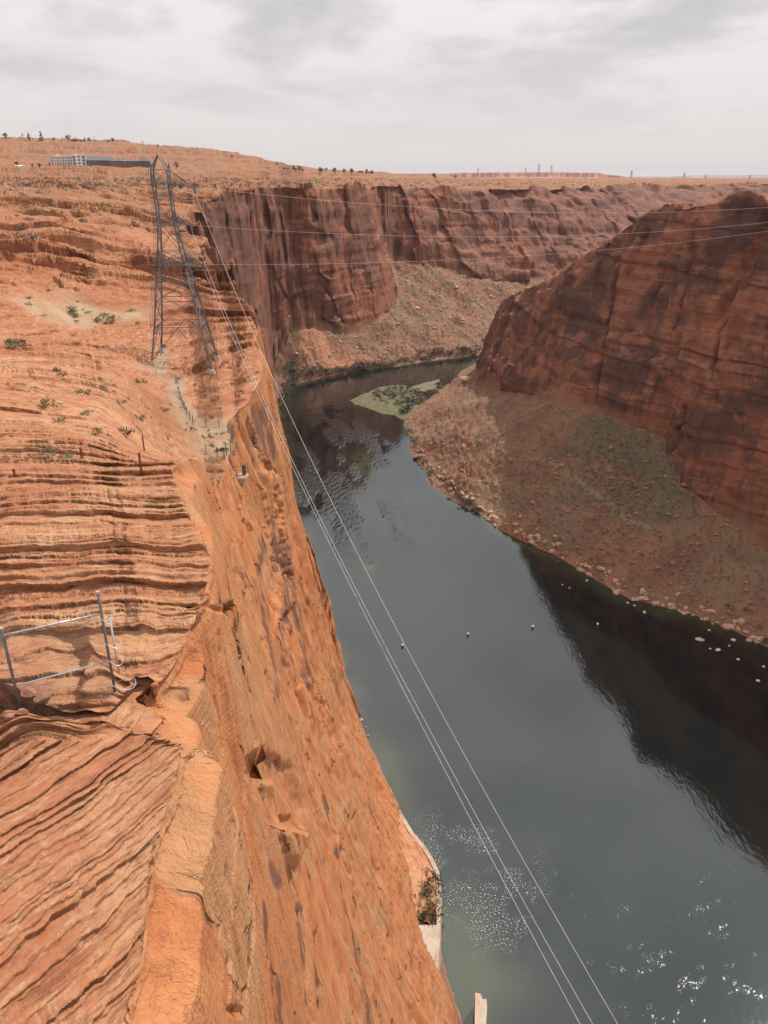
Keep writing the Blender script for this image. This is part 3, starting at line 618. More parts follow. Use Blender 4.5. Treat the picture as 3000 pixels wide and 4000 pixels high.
WIRE=vmat('fence_wire',(.20,.18,.16),(.30,.27,.24),4,.6,.2)
CHALK=vmat('chalk',(.66,.44,.30),(.74,.55,.42),8,.95)
GLASS=vmat('insulator_glass',(.10,.10,.11),(.16,.16,.17),2,.3)
# ---- pylon
def make_pylon():
    c=PD(402,781,205); a0=math.atan2(c[0],c[1]); gz=down(c[0],c[1])
    root=empty('transmission_tower',(c[0],c[1],gz),-a0-math.radians(9))
    tag(root,'tall dark lattice steel power pylon standing on the left slickrock bench','pylon')
    Mi=root.matrix_basis.inverted()
    D0=199.
    def zz_(y): return PD(360,(550+y/2.4575)/1.8083,D0)[2]-gz
    lev=[(275,3.7),(420,3.75),(620,3.78),(820,3.85),(1080,5.5),(1210,6.7),(1365,7.9),(1555,9.4),(1800,11.4)]
    L=[(zz_(y),w) for y,w in lev]; hb=L[-1][0]
    # feet
    foot=[]
    wb=14.6
    for sx_,sy_ in ((-1,-1),(1,-1),(1,1),(-1,1)):
        w=root.matrix_basis@Vector((sx_*wb/2,sy_*wb/2,0)); foot.append(Vector((sx_*wb/2,sy_*wb/2,down(w.x,w.y)-gz+.9)))
    cor=((-1,-1),(1,-1),(1,1),(-1,1))
    off=lambda z_: -1.9*max(0,z_)/60.  # leg line leans a little towards the land side
    pt=lambda i,k: Vector((cor[k][0]*L[i][1]/2+off(L[i][0]),cor[k][1]*L[i][1]/2,L[i][0]))
    for k in range(4):
        leg=MB(); ch=[foot[k]]+[pt(i,k) for i in range(len(L)-1,-1,-1)]
        for a,b in zip(ch,ch[1:]): leg.bar(a,b,.46 if b.z<L[3][0]+1 else .38)
        leg.build('leg',STEEL,root)
        ft=MB(); f=foot[k]; V=[Vector((f.x+i*r_,f.y+j*r_,z_)) for z_,r_ in ((f.z-3,1.3),(f.z+.2,.55)) for i,j in ((-1,-1),(1,-1),(1,1),(-1,1))]
        ft.add(V,[(0,1,5,4),(1,2,6,5),(2,3,7,6),(3,0,4,7),(4,5,6,7)]); ft.build('footing',CONC,root)
    for k in range(4):
        k2=(k+1)%4; br=MB(); ho=MB()
        P_=[[foot[k],foot[k2]]]+[[pt(i,k),pt(i,k2)] for i in range(len(L)-1,-1,-1)]
        for n_,(lo,hi) in enumerate(zip(P_,P_[1:])):
            t=.16 if n_>4 else .2
            if n_==0:
                m_=(lo[0]+lo[1])/2; m_=(hi[0]+hi[1])/2
                br.bar(lo[0],m_,t); br.bar(lo[1],m_,t); br.bar((lo[0]+hi[0])/2,(lo[0]+m_)/2,.13); br.bar((lo[1]+hi[1])/2,(lo[1]+m_)/2,.13)
            else:
                br.bar(lo[0],hi[1],t); br.bar(lo[1],hi[0],t)
            ho=MB(); ho.bar(hi[0],hi[1],.26 if n_ in(1,2,3) else .22)
            if n_==1-1:
                a,b=hi[0]-Vector((0,0,1.4)),hi[1]-Vector((0,0,1.4)); ho.bar(a,b,.16)
                for q in range(6): ho.bar(a.lerp(b,q/6),(hi[0]).lerp(hi[1],(q+.5)/6),.1); ho.bar(a.lerp(b,(q+1)/6),(hi[0]).lerp(hi[1],(q+.5)/6),.1)
            ho.build('horizontal_strut',STEEL,root)
        br.build('cross_bracing',STEEL,root)
    pk=MB(); top=Vector((off(L[0][0])-.1,0,zz_(125)))
    for k in range(4): pk.bar(pt(0,k),top+Vector((0,cor[k][1]*.25,0)),.36)
    pk.bar(top-Vector((0,.3,0)),top+Vector((0,.3,0)),.4); pk.build('peak',STEEL,root)
    tips=[]
    for ia,ih,ext in ((1,0,5.6),(3,2,3.6),(5,4,4.0)):
        arm=MB(); z0=L[ia][0]; xr=L[ia][1]/2+off(z0); xl=-L[ia][1]/2+off(z0)
        tip=Vector((xr+ext,-.3,z0-(.55 if ia==1 else .1))); zt=z0+(L[ih][0]-z0)*(1 if ia!=3 else .55)
        for s_ in (-1,1):
            y_=s_*L[ia][1]/2; a=Vector((xr,y_,z0)); b=Vector((xr if ih<1 else xr-.05,y_,zt)) 
            arm.bar(a,tip,.2); arm.bar(b,tip,.18)
            for t in (.25,.5,.75): arm.bar(a.lerp(tip,t),b.lerp(tip,max(0,t-.25)),.09); arm.bar(a.lerp(tip,t),b.lerp(tip,t),.09)
            arm.bar(Vector((xl-1.0,y_,z0)),a,.2)
        for t in (.2,.4,.6,.8): arm.bar(Vector((xr,-L[ia][1]/2,z0)).lerp(tip,t),Vector((xr,L[ia][1]/2,z0)).lerp(tip,t+.15 if t<.8 else 1),.1)
        arm.build('cross_arm',STEEL,root)
        pf=MB(); x1=xr+ext*.62
        pf.box(((xl-1+x1)/2,-L[ia][1]/2-.35,z0+.05),(x1-xl+1,.8,.22)); pf.build('walkway',STEEL,root); pf=MB(); pf.box(((xl-1+xr)/2,L[ia][1]/2+.3,z0+.05),(xr-xl+1,.7,.2)); pf.build('walkway',STEEL,root)
        for yy_ in (-L[ia][1]/2-.7,L[ia][1]/2+.6):
            rl=MB(); xe=x1 if yy_<0 else xr
            for h_ in (.55,1.1): rl.bar((xl-1,yy_,z0+h_),(xe,yy_,z0+h_),.09)
            q=xl-1
            while q<xe+.01: rl.bar((q,yy_,z0),(q,yy_,z0+1.1),.09); q+=1.3
            rl.build('railing',STEEL,root)
        ins=MB(); p0=tip.copy(); p1=tip+Vector((.45,-1.0,-1.5))
        n_=9
        for q in range(n_):
            a=p0.lerp(p1,q/n_); b=p0.lerp(p1,(q+.55)/n_); ins.bar(a,b,.5,8); ins.bar(b,p0.lerp(p1,(q+1)/n_),.15,6)
        ins.build('insulator',GLASS,root); tips.append((tip,p1))
    ld=MB(); 
    for i in range(len(L)-1,0,-1):
        a=pt(i,0)+Vector((-.55,-.1,0)); b=pt(i-1,0)+Vector((-.55,-.1,0))
        for s_ in (0,-.45): ld.bar(a+Vector((s_,0,0)),b+Vector((s_,0,0)),.08)
        n_=int((b-a).length/.9)
        for q in range(n_): u=a.lerp(b,q/n_); ld.bar(u,u+Vector((-.45,0,0)),.05)
    ld.build('ladder',STEEL,root)
    Mw=root.matrix_basis
    return [(Mw@a,Mw@b) for a,b in tips]
TIPS=make_pylon()
# ---- cables
def cable(a,b,sag,w0,label,group):
    a,b=Vector(a),Vector(b); n_=70
    P_=[a.lerp(b,t/n_)-Vector((0,0,4*sag*(t/n_)*(1-t/n_))) for t in range(n_+1)]
    o=MB().tube(P_,w0,5).build('power_cable',CABLE); tag(o,label,'power cable',group); return o
def endpt(X_,Y_,k): d=ray(X_,Y_); return (d[0]*k,d[1]*k,HC+d[2]*k)
for (a,b),(X_,Y_,k,sg),lb in zip(TIPS,((1363,2212,CAB[0],CAB[1]),(1303,2212,CAB[2],CAB[3]),(1267,2212,CAB[4],CAB[5])),
    ('upper cable dropping from the top arm of the pylon over the river','middle cable dropping from the second arm of the pylon over the river','lower cable dropping from the lowest arm of the pylon over the river')):
    p0=Vector(endpt(X_,Y_,k)); d=(p0-b)*1.25; e=b+d
    cable(b,p0+(p0-b)*.08,sg,.06,lb,'cables running down the canyon from the pylon')
for (a,b),(X_,Y_,D_,sg),lb in zip(TIPS,((1950,418,330,6),(1950,440,330,6),(1950,450,330,5)),
    ('highest of the three pale cables spanning the canyon','middle one of the three pale cables spanning the canyon','lowest of the three pale cables spanning the canyon')):
    cable(a,PD(X_,Y_,D_),sg,.065,lb,'cables spanning the canyon to the right rim')
# ---- chain link fence on the near ledge
def fence_near():
    bl=Vector(PZ(56,1582,193.75)); br_=Vector(PZ(251,1508,193.75))
    def topz(b,X_,Y_):
        x_,y_,q=ray(X_,Y_); return HC+q*math.hypot(b.x,b.y)/math.hypot(x_,y_)
    root=empty('chain_link_fence',bl); tag(root,'grey chain link fence with razor wire standing on the near sandstone ledge','fence')
    dd=br_-bl; b0=bl-dd
    zr=topz(br_,210,1281); zl=topz(bl,0,1360)
    def P(o): return Vector(o)-bl
    tops=[(b0,zl+.3),(bl,zl),(br_,zr)]
    for b,zt in tops:
        gz=min(down(b.x,b.y),b.z)
        m_=MB(); m_.bar(P((b.x,b.y,gz-.4)),P((b.x,b.y,zt)),.085,10); po=m_.build('post',POST,root,True)
        c_=MB(); c_.bar(P((b.x,b.y,zt)),P((b.x,b.y,zt+.06)),.10,10); cp=c_.build('post_cap',RAIL,po)
    ex=br_+Vector((.22,.05,0)); m_=MB(); m_.bar(P((ex.x,ex.y,br_.z+1.0)),P((ex.x,ex.y,zr-.95)),.07,10); m_.build('brace_post',RAIL,root,True)
    zt1=topz(bl,8,1372); zt2=topz(br_,214,1326); zm1=topz(bl,37,1481); zm2=topz(br_,232,1428)
    for (z1,z2) in ((zt1,zt2),(zm1,zm2)):
        m_=MB(); m_.bar(P((bl.x,bl.y,z1)),P((br_.x,br_.y,z2)),.06,8); m_.build('rail',RAIL,root,True)
        if z1==zt1: m_=MB(); m_.bar(P((b0.x,b0.y,z1-(z2-z1))),P((bl.x,bl.y,z1)),.06,8); m_.build('rail',RAIL,root,True)
    m_=MB(); m_.bar(P((bl.x,bl.y,zm1+.0)),P((br_.x,br_.y,br_.z+.45)),.015); m_.build('tension_wire',RAIL,root)
    # woven mesh: two sets of diagonal wires clipped to the panel
    for A_,B_ in ((b0,bl),(bl,br_)):
        m_=MB(); W_=(Vector((B_.x,B_.y,0))-Vector((A_.x,A_.y,0))).length; n_=int(W_/.085)
        zA,zB=(zt1,zt2) if A_ is bl else (zt1-(zt2-zt1),zt1)
        lo=lambda u:(A_.z+(B_.z-A_.z)*u-.15); hi=lambda u: zA+(zB-zA)*u
        H_=hi(0)-lo(0)
        def pt(u,v): return P((A_.x+(B_.x-A_.x)*u,A_.y+(B_.y-A_.y)*u,lo(u)+(hi(u)-lo(u))*v))
        sl=H_/W_
        tt=-sl
        while tt<1:
            for sg in (1,-1):
                u0,u1=max(0,tt),min(1,tt+sl)
                if u1>u0:
                    v0,v1=(u0-tt)/sl,(u1-tt)/sl
                    if sg<0: v0,v1=1-v0,1-v1
                    m_.bar(pt(u0,v0),pt(u1,v1),.0075,3)
            tt+=.115/W_
        m_.build('wire_mesh',WIRE,root)
    rz=MB()
    for A_,B_,n_ in ((b0,bl,7),(bl,br_,8)):
        for i in range(n_):
            t=(i+.3)/n_; cx_=A_.lerp(B_,t); zc_=zt1+(zt2-zt1)*(t if A_ is bl else t-1)+.28
            R_=.30; al=.5; pts=[]
            for k in range(19):
                an=2*math.pi*k/18; u=dd.normalized(); pts.append(P((cx_.x+u.x*R_*math.cos(an)*.9+.12*math.sin(an),cx_.y+u.y*R_*math.cos(an)*.9+.2*math.sin(an),zc_+R_*math.sin(an))))
            rz.tube(pts,.012,3)
    rz.build('razor_wire_coil',WIRE,root)
    for z_,R_ in ((.6,.45),(1.5,.25),(2.2,.28),(3.1,.2)):
        rz=MB(); pts=[]
        for k in range(15):
            an=2*math.pi*k/14; pts.append(P((br_.x+.3*R_/.45+R_*math.cos(an),br_.y+R_*.6*math.sin(an),br_.z+z_+.1*math.sin(an*2))))
        rz.tube(pts,.02,3); rz.build('razor_wire_loop',RAIL,root)
fence_near()
# ---- rusty posts
for (X_,Yb,Yt),lb in zip(((312,974,941),(305.5,1019,979),(177,991,967),(32,1027,1014)),('rusty iron post on the ledge in front of a dark bush','rusty iron post at the lip of the striped ledge','short rusty post left of the pair of taller rusty posts','shortest rusty stake at the far left of the ledge')):
    l,_=cast(X_,Yb); D_=math.hypot(l.x,l.y); x_,y_,q=ray(X_,Yt); zt=HC+q*D_/math.hypot(x_,y_)
    m_=MB(); m_.bar((0,0,-.4),(0,0,zt-l.z),.12,6); m_.box((0,0,(zt-l.z)+.01),(.16,.16,.03)); o=m_.build('rusty_post',RUST); o.location=l; tag(o,lb,'post','rusty posts on the upper ledge')
# ---- bench fences
def small_fence(pts,h,label,mesh=True):
    P_=[]; dup=[]
    for X_,Y_ in pts: l,_=cast(*S5(X_,Y_,550,1500,3.016)); P_.append(l)
    root=empty('post_and_wire_fence',P_[0]); tag(root,label,'fence','fences round the sandy bench')
    for p_ in P_:
        m_=MB(); m_.bar(p_-P_[0]-Vector((0,0,.5)),p_-P_[0]+Vector((0,0,h)),.16,6); m_.build('post',POST,root)
    if mesh:
        m_=MB()
        for a,b in zip(P_,P_[1:]):
            for t in (.1,.35,.6,.9): m_.bar(a-P_[0]+Vector((0,0,h*t)),b-P_[0]+Vector((0,0,h*t)),.035,3)
            n_=int((b-a).length/.45)
            for k in range(n_): u=a.lerp(b,k/max(n_,1))-P_[0]; m_.bar(u+Vector((0,0,.05)),u+Vector((0,0,h*.92)),.025,3)
        m_.build('wire_mesh',WIRE,root)
small_fence([(455,120),(470,190),(490,250),(505,285),(522,310),(545,365),(580,420),(617,478)],2.0,'wire fence running down beside the pale gravel path')
small_fence([(617,478),(768,512),(925,515),(1032,580),(1083,590)],1.9,'wire fence along the back edge of the sandy bench')
small_fence([(1090,640),(1075,700),(1060,790),(1010,840),(985,880)],2.4,'wire fence along the cliff side of the sandy bench')
small_fence([(770,828),(903,864),(985,880)],2.2,'low wire fence at the front edge of the sandy bench')
# ---- cliff platform and stair
l,nn_=cast(520.5,1030)
root=empty('viewing_platform',l+Vector((-.2,-1.2,.6)),math.radians(-8)); root.scale=(1.35,1.35,1.35); tag(root,'small concrete lookout platform with metal railing on the cliff edge','platform')
m_=MB(); m_.box((0,0,0),(2.6,2.0,.25)); m_.build('deck',CONC,root)
m_=MB(); V=[(i*1.2,j*.9,-.125) for i,j in((-1,-1),(1,-1),(1,1),(-1,1))]+[(i*.35,j*.3+.4,-1.9) for i,j in((-1,-1),(1,-1),(1,1),(-1,1))]; m_.add(V,[(0,1,5,4),(1,2,6,5),(2,3,7,6),(3,0,4,7),(4,5,6,7)]); m_.build('support',CONC,root)
m_=MB()
for z_ in (1.2,1.9,2.6):
    for a,b in (((-1.25,-.95),(1.25,-.95)),((1.25,-.95),(1.25,.95)),((-1.25,.95),(-1.25,-.95))): m_.bar((*a,z_-.6),(*b,z_-.6),.07)
for a in ((-1.25,-.95),(0,-.95),(1.25,-.95),(1.25,.95),(-1.25,.95)): m_.bar((*a,.1),(*a,2.0),.08)
m_.build('railing',RUST,root)
m_=MB(); m_.box((.75,.5,.95),(.5,.45,1.6)); m_.build('control_box',STEEL,root)
a,_=cast(*S5(1010,892,550,1500,3.016)); b=l+Vector((-1.4,-.3,.3))
root=empty('cliff_stair',a); tag(root,'narrow metal stair climbing from the lookout platform to the bench','stair')
d=b-a; s_=Vector((-d.y,d.x,0)).normalized()*.5
for sg in (-1,1):
    m_=MB(); m_.bar(s_*sg,d+s_*sg,.14); m_.build('stringer',RUST,root)
    m_=MB(); m_.bar(s_*sg+Vector((0,0,1)),d+s_*sg+Vector((0,0,1)),.09)
    for k in range(6): m_.bar(d*(k/5)+s_*sg,d*(k/5)+s_*sg+Vector((0,0,1)),.07)
    m_.build('handrail',RUST,root)
m_=MB(); n_=int(d.length/.4)
for k in range(n_): m_.box(d*((k+.5)/n_),(1.0,.3,.05))
m_.build('treads',STEEL,root)
# ---- concrete works at the foot of the near cliff
def prism(m_,pts,z0,z1):
    n_=len(pts); m_.add([(p_[0],p_[1],z0) for p_ in pts]+[(p_[0],p_[1],z1) for p_ in pts],[tuple(range(n_,2*n_))]+[(k,(k+1)%n_,n_+(k+1)%n_,n_+k) for k in range(n_)])
Z7=lambda X_,Y_,z_:Vector(PZ(*S5(X_,Y_,1000,2900,1.3825),z_))
deck=[Z7(*p_,7.) for p_ in ((780,985),(978,985),(974,1100),(955,1230),(960,1350),(700,1300),(700,985))]
m_=MB(); prism(m_,deck,-3,7.0); o=m_.build('concrete_apron',CONC); tag(o,'flat beige concrete apron at the foot of the near cliff','concrete apron')
wl=[Z7(*p_,5.) for p_ in ((715,240),(740,300),(790,400),(845,490),(905,560),(950,630),(982,700),(990,780),(988,880),(984,985),(982,1100),(972,1230),(972,1350))]
m_=MB(); out=[]
for i,p_ in enumerate(wl):
    d=(wl[min(i+1,len(wl)-1)]-wl[max(i-1,0)]).normalized(); nrm=Vector((-d.y,d.x,0)); 
    if nrm.x<0: nrm=-nrm
    wd_=.9 if i<9 else .5
    tz=5.0 if i<9 else 6.6
    out.append((p_-nrm*wd_,p_+nrm*.5,tz,p_+nrm*1.3))
V=[]
for a,b,tz,c_ in out: V+=[(a.x,a.y,-3),(a.x,a.y,tz),(b.x,b.y,tz),(c_.x,c_.y,-3)]
m_.add(V,[(i*4+k,i*4+k+1,i*4+k+5,i*4+k+4) for i in range(len(out)-1) for k in range(3)]+[(len(V)-4,len(V)-3,len(V)-2,len(V)-1)])
o=m_.build('retaining_wall',WHCONC); tag(o,'curved pale retaining wall along the river foot of the near cliff','retaining wall')
m_=MB(); V=[]
N_=14
for i,p_ in enumerate(wl[1:10]):
    q=Vector((p_.x-11,p_.y+1,8))
    for k in range(N_):
        t=k/(N_-1); u=Vector((p_.x,p_.y,4.3)).lerp(q,t); V.append((u.x,u.y,u.z+1.6*t+rng.uniform(-.5,.5)*(k>0)))
m_.add(V,[(i*N_+k,i*N_+k+1,(i+1)*N_+k+1,(i+1)*N_+k) for i in range(8) for k in range(N_-1)])
struct(m_.build('bank_terrace',ROCK))
pr=[Z7(*p_,6.) for p_ in ((1183,1352),(1218,1356),(1224,1375),(1246,1374),(1249,1420),(1243,1521),(1240,1640),(1180,1640),(1180,1521))]
root=empty('concrete_pier',(pr[0].x,pr[0].y,0)); tag(root,'beige concrete pier end standing in the water below the near cliff','pier')
m_=MB(); prism(m_,[p_-pr[0] for p_ in pr],-4,5.2); m_.build('base',CONC,root)
cp_=[Z7(*p_,6.6)-pr[0] for p_ in ((1184,1352),(1214,1356),(1209,1430),(1207,1521),(1205,1640),(1182,1640),(1182,1500))]
m_=MB(); prism(m_,cp_,5.2,6.6); m_.build('cap',WHCONC,root)
# ---- buoys
BW=vmat('white_buoy',(.8,.8,.78),(.7,.7,.68),2,.4); BK=vmat('black_rubber',(.02,.02,.02),(.03,.03,.03),2,.6)
def lathe(m_,prof,n_=12):
    V=[(r_*math.cos(2*math.pi*k/n_),r_*math.sin(2*math.pi*k/n_),z_) for r_,z_ in prof for k in range(n_)]
    m_.add(V,[(i*n_+k,i*n_+(k+1)%n_,(i+1)*n_+(k+1)%n_,(i+1)*n_+k) for i in range(len(prof)-1) for k in range(n_)])
def copy_tree(o):
    c=o.copy(); COL.objects.link(c)
    for ch in list(o.children): d_=ch.copy(); COL.objects.link(d_); d_.parent=c
    return c
by=empty('buoy'); m_=MB(); lathe(m_,[(0,-.4),(.5,-.35),(.62,0),(.6,.3),(.45,.45),(0,.5)]); m_.build('skirt',BK,by,True)
m_=MB(); lathe(m_,[(.4,.4),(.42,.6),(.62,1.0),(.5,1.35),(.2,1.55),(0,1.6)]); m_.build('float',BW,by,True)
for i,((X_,Y_),lb) in enumerate(zip(((869,1397),(1010.5,1372.5),(1150.5,1356.5),(1290.5,1351)),('white buoy nearest the near cliff, beside the cables','white buoy on open grey water, second from the left','white buoy at the edge of the dark reflection','white buoy farthest right inside the dark reflection'))):
    o=by if i==0 else copy_tree(by); o.location=PZ(X_,Y_,0); tag(o,lb,'buoy','line of white buoys across the river')
# ---- boulders
def rock_mesh(name,seed,m_,flat=.7):
    bm=bmesh.new(); bmesh.ops.create_icosphere(bm,subdivisions=2,radius=1)
    rr_=random.Random(seed); pl_=[(Vector((rr_.gauss(0,1),rr_.gauss(0,1),rr_.gauss(0,1))).normalized(),rr_.uniform(.55,.85)) for _ in range(11)]
    for v in bm.verts:
        for n_,d_ in pl_:
            t=v.co.dot(n_)-d_
            if t>0: v.co-=n_*t
        v.co+=Vector((rr_.uniform(-1,1),rr_.uniform(-1,1),rr_.uniform(-1,1)))*.03; v.co.z*=flat
    me_=bpy.data.meshes.new(name); bm.to_mesh(me_); bm.free(); me_.materials.append(m_); return me_
BR=vmat('boulder_sandstone',(.44,.25,.16),(.60,.40,.28),.8,.95,0,.1); BRD=vmat('dark_boulder_sandstone',(.25,.125,.08),(.40,.21,.135),.5,.95,0,.1); BWH=vmat('bleached_boulder',(.66,.60,.50),(.5,.42,.34),.7,.9,0,.1)
RM=[rock_mesh('boulder',k,BR) for k in range(5)]; RMD=[rock_mesh('boulder',k+20,BRD) for k in range(5)]; RMW=[rock_mesh('boulder',k+40,BWH,.5) for k in range(3)]
def boulder(p_,s_,ms,label,group,sx=1.):
    o=bpy.data.objects.new('boulder',random.choice(ms)); COL.objects.link(o); o.location=p_; o.scale=(s_*random.uniform(.8,1.3)*sx,s_*random.uniform(.8,1.2),s_*random.uniform(.7,1.1)); o.rotation_euler=(random.uniform(-.3,.3),random.uniform(-.3,.3),random.uniform(0,6.3)); tag(o,label,'boulder',group); return o
for X_,Y_,s_ in ((1510,1381,2.6),(1584,1382,1.7),(1532,1361,1.0),(1551,1404,1.3),(1534,1401,.7),(1594,1424,.8),(1392,1322,1.1),(1370,1308,1.0),(1356,1302,.8),(1215,1263,.6),(1230,1270,.6),(1268,1254,1.0),(1637,1470,1.0),(1575,1395,.7),(1650,1440,.7)):
    boulder(PZ(X_,Y_,.1),s_,RMW,'bleached white rock lying in the shallows off the right bank','white rocks in the shallows')
o=boulder(PZ(697,1350,.3),2.2,RM,'lone pyramid shaped rock in the river near the cliff foot',None)
o.scale=(2.6,2.2,3.4)
for _ in range(46):
    t=random.random(); X_=np.interp(t,[0,.4,1],[698,722,800])+abs(random.gauss(0,7)); Y_=np.interp(t,[0,.4,1],[1395,1460,1600])
    boulder(Vector(PZ(X_,Y_,.2)),random.choice((.35,.5,.7,1.1)),RM,'pale rock at the waterline under the near cliff','rocks at the foot of the near cliff')
LBR='sandstone block along the waterline of the right bank'
n_=0
shr=[PZ(*p_,0) for p_ in ((1659,1400),(1500,1330),(1350,1290),(1200,1200),(1075,1140),(980,1070),(930,1020))]
for _ in range(210):
    k=random.random()*(len(shr)-1.01); i=int(k); t=k-i; x_=shr[i][0]+(shr[i+1][0]-shr[i][0])*t; y_=shr[i][1]+(shr[i+1][1]-shr[i][1])*t
    off_=abs(random.gauss(0,5))-.5; x_+=off_*.75; y_+=off_*.65; z_=max(down(x_,y_),-.2)
    boulder((x_,y_,z_+.2),random.choice((.6,.8,1.0,1.3,1.7,2.4)),RM,LBR,'blocks along the right waterline')
for _ in range(110):
    X_,Y_=random.uniform(900,1640),random.uniform(880,1330); l,nn_=cast(X_,Y_)
    if l.z<2 or nn_.z<.6: continue
    boulder(l+Vector((0,0,.1)),random.choice((.8,1.,1.3,1.8,2.6)),RMD,'red brown boulder resting on the right talus slope','boulders on the right talus slope')
for X_,Y_,s_,ms,lb in ((1010,820,8,RM,'big pale rounded boulder at the tip of the right promontory'),(1025,812,6,RMD,'second big boulder leaning on the promontory tip'),(905,985,4.5,RMD,'dark block jutting into the river at the talus toe'),(712,1405,2.5,RM,'pale slab at the foot of the near cliff'),(617,993,4.0,RM,'large tilted slab at the waterline below the left cliff')):
    l=cast(X_,Y_)[0] if X_>800 else Vector(PZ(X_,Y_,.5)); boulder(l,s_,ms,lb,None)
for X_,Y_,s_ in ((640,765,3),(655,790,2.5),(690,745,2),(720,760,2),(735,738,2.2),(900,665,4),(935,640,5),(880,610,4),(960,700,3),(1000,690,3),(1040,660,3.5),(860,700,3),(985,620,4),(1060,640,4),(910,720,3),(830,690,4)):
    l,_=cast(X_,Y_); boulder(l,s_,RM,'boulder resting on the far talus slope below the wall','boulders on the far talus slope')
for X_,Y_,s_,lb in ((92,1512,.34,'largest fallen block behind the fence in the alcove'),(62,1500,.30,'dark fallen block left of the largest one in the alcove'),(70,1530,.2,'small slab in the alcove rubble'),(110,1532,.2,'small slab in the alcove rubble'),(50,1540,.18,'small slab in the alcove rubble'),(30,1528,.2,'small slab in the alcove rubble'),(84,1545,.16,'small slab in the alcove rubble'),(20,1550,.16,'small slab in the alcove rubble')):
    l,_=cast(X_,Y_); boulder(l+Vector((0,0,s_*.3)),s_,RMD,lb,'rubble in the alcove' if 'small' in lb else None)
# scattered rubble too many to count
def scatter_rocks(n_,reg,smin,smax,m_,label):
    V=[];Fa=[]; base=[Vector(c_) for c_ in ((1,0,0),(-1,0,0),(0,1,0),(0,-1,0),(0,0,1),(0,0,-1))]; fc=[(0,2,4),(2,1,4),(1,3,4),(3,0,4),(2,0,5),(1,2,5),(3,1,5),(0,3,5)]
    k=0; tries=0
    while k<n_ and tries<n_*3:
        tries+=1; X_,Y_=reg(); l,nn_=cast(X_,Y_)
        if l.z<.4 or nn_.z<.6 or l.z>(70 if l.y<700 else 125): continue
        s_=smin*(smax/smin)**(random.random()**3); e=Matrix.Rotation(random.uniform(0,6.3),3,'Z')@Matrix.Rotation(random.uniform(-.7,.7),3,'X'); b=len(V)
        for q in base: q=e@Vector((q.x*random.uniform(.7,1.5),q.y*random.uniform(.6,1.2),q.z*random.uniform(.4,.9))); V.append(tuple(l+q*s_))
        Fa+=[tuple(b+i for i in f) for f in fc]; k+=1
    m2=MB(); m2.add(V,Fa); o=m2.build('scattered_rubble',m_); o['kind']='stuff'; tag(o,label,'rubble'); return o
def regR():
    return random.uniform(880,1655),random.uniform(840,1400)
scatter_rocks(4200,regR,.22,1.9,BRD,'loose rubble strewn over the right talus slope')
scatter_rocks(2600,lambda:(random.uniform(620,1110),random.uniform(480,800)),.6,2.4,BR,'loose rubble strewn over the far talus slopes')
# ---- vegetation
def leafy(name,n_,rad,hgt,leaf,m_,seed,shape='dome',stem=None):
    rr_=random.Random(seed); m2=MB()
    nc=max(4,n_//14)
    cl=[]
    for _ in range(nc):
        a=rr_.uniform(0,6.3); r_=rad*math.sqrt(rr_.random())*.85; h_=rr_.random()
        if shape=='dome': zz2=hgt*(.15+.75*h_*math.sqrt(max(0,1-(r_/rad)**2)))
        elif shape=='cone': zz2=hgt*h_*.92; r_*=(1-h_)*1.1+.05
        elif shape=='column': zz2=hgt*h_*.92; r_*=math.sin(min(1,h_*1.1+.12)*math.pi)**.5 if h_<.85 else .3
        else: zz2=hgt*(.35+.6*h_); r_*=1.15-abs(h_-.45)*1.2
        cl.append(Vector((r_*math.cos(a),r_*math.sin(a),zz2)))
    for k in range(n_):
        c_=cl[k%nc]+Vector((rr_.gauss(0,1),rr_.gauss(0,1),rr_.gauss(0,.8)))*rad*.16
        c_.z=max(c_.z,leaf*.3)
        u=Vector((rr_.gauss(0,1),rr_.gauss(0,1),rr_.gauss(0,1))).normalized(); t=u.orthogonal().normalized(); s_=leaf*rr_.uniform(.6,1.3)
        m2.add([c_-u*s_,c_+t*s_*.5,c_+u*s_,c_-t*s_*.5],[(0,1,2,3)])
    me_=bpy.data.meshes.new(name); me_.from_pydata(m2.v,[],m2.f); me_.materials.append(m_); return me_
def gmat(n,a,b): 
    m=vmat(n,a,b,.5,.9); return m
GS=gmat('sage_leaves',(.10,.105,.055),(.17,.16,.10)); GD=gmat('dark_leaves',(.030,.038,.022),(.05,.055,.035)); GG=gmat('green_leaves',(.09,.11,.035),(.14,.155,.06)); GB=gmat('bare_twigs',(.15,.12,.10),(.22,.18,.15)); GT=gmat('tamarisk_twigs',(.10,.085,.07),(.16,.13,.105)); GR=gmat('dry_grass',(.30,.26,.13),(.22,.21,.10)); BARK=vmat('bark',(.10,.07,.05),(.15,.11,.08),2,.9)
shr_m={k:[leafy('foliage',150,1,.95,.13,m_,s_+k2) for k2 in range(3)] for k,m_,s_ in (('sage',GS,1),('dark',GD,11),('green',GG,21),('tam',GT,31),('grass',GR,41),('bare',GB,51))}
def shrub(p_,s_,kind,label,group,hz_=1.,name='shrub'):
    o=bpy.data.objects.new(name,random.choice(shr_m[kind])); COL.objects.link(o); o.location=p_; o.scale=(s_*random.uniform(.85,1.2),s_*random.uniform(.85,1.2),s_*hz_*random.uniform(.8,1.1)); o.rotation_euler=(0,0,random.uniform(0,6.3)); tag(o,label,'shrub',group)
Z3=lambda X_,Y_:S5(X_,Y_,0,1300,1.3825)
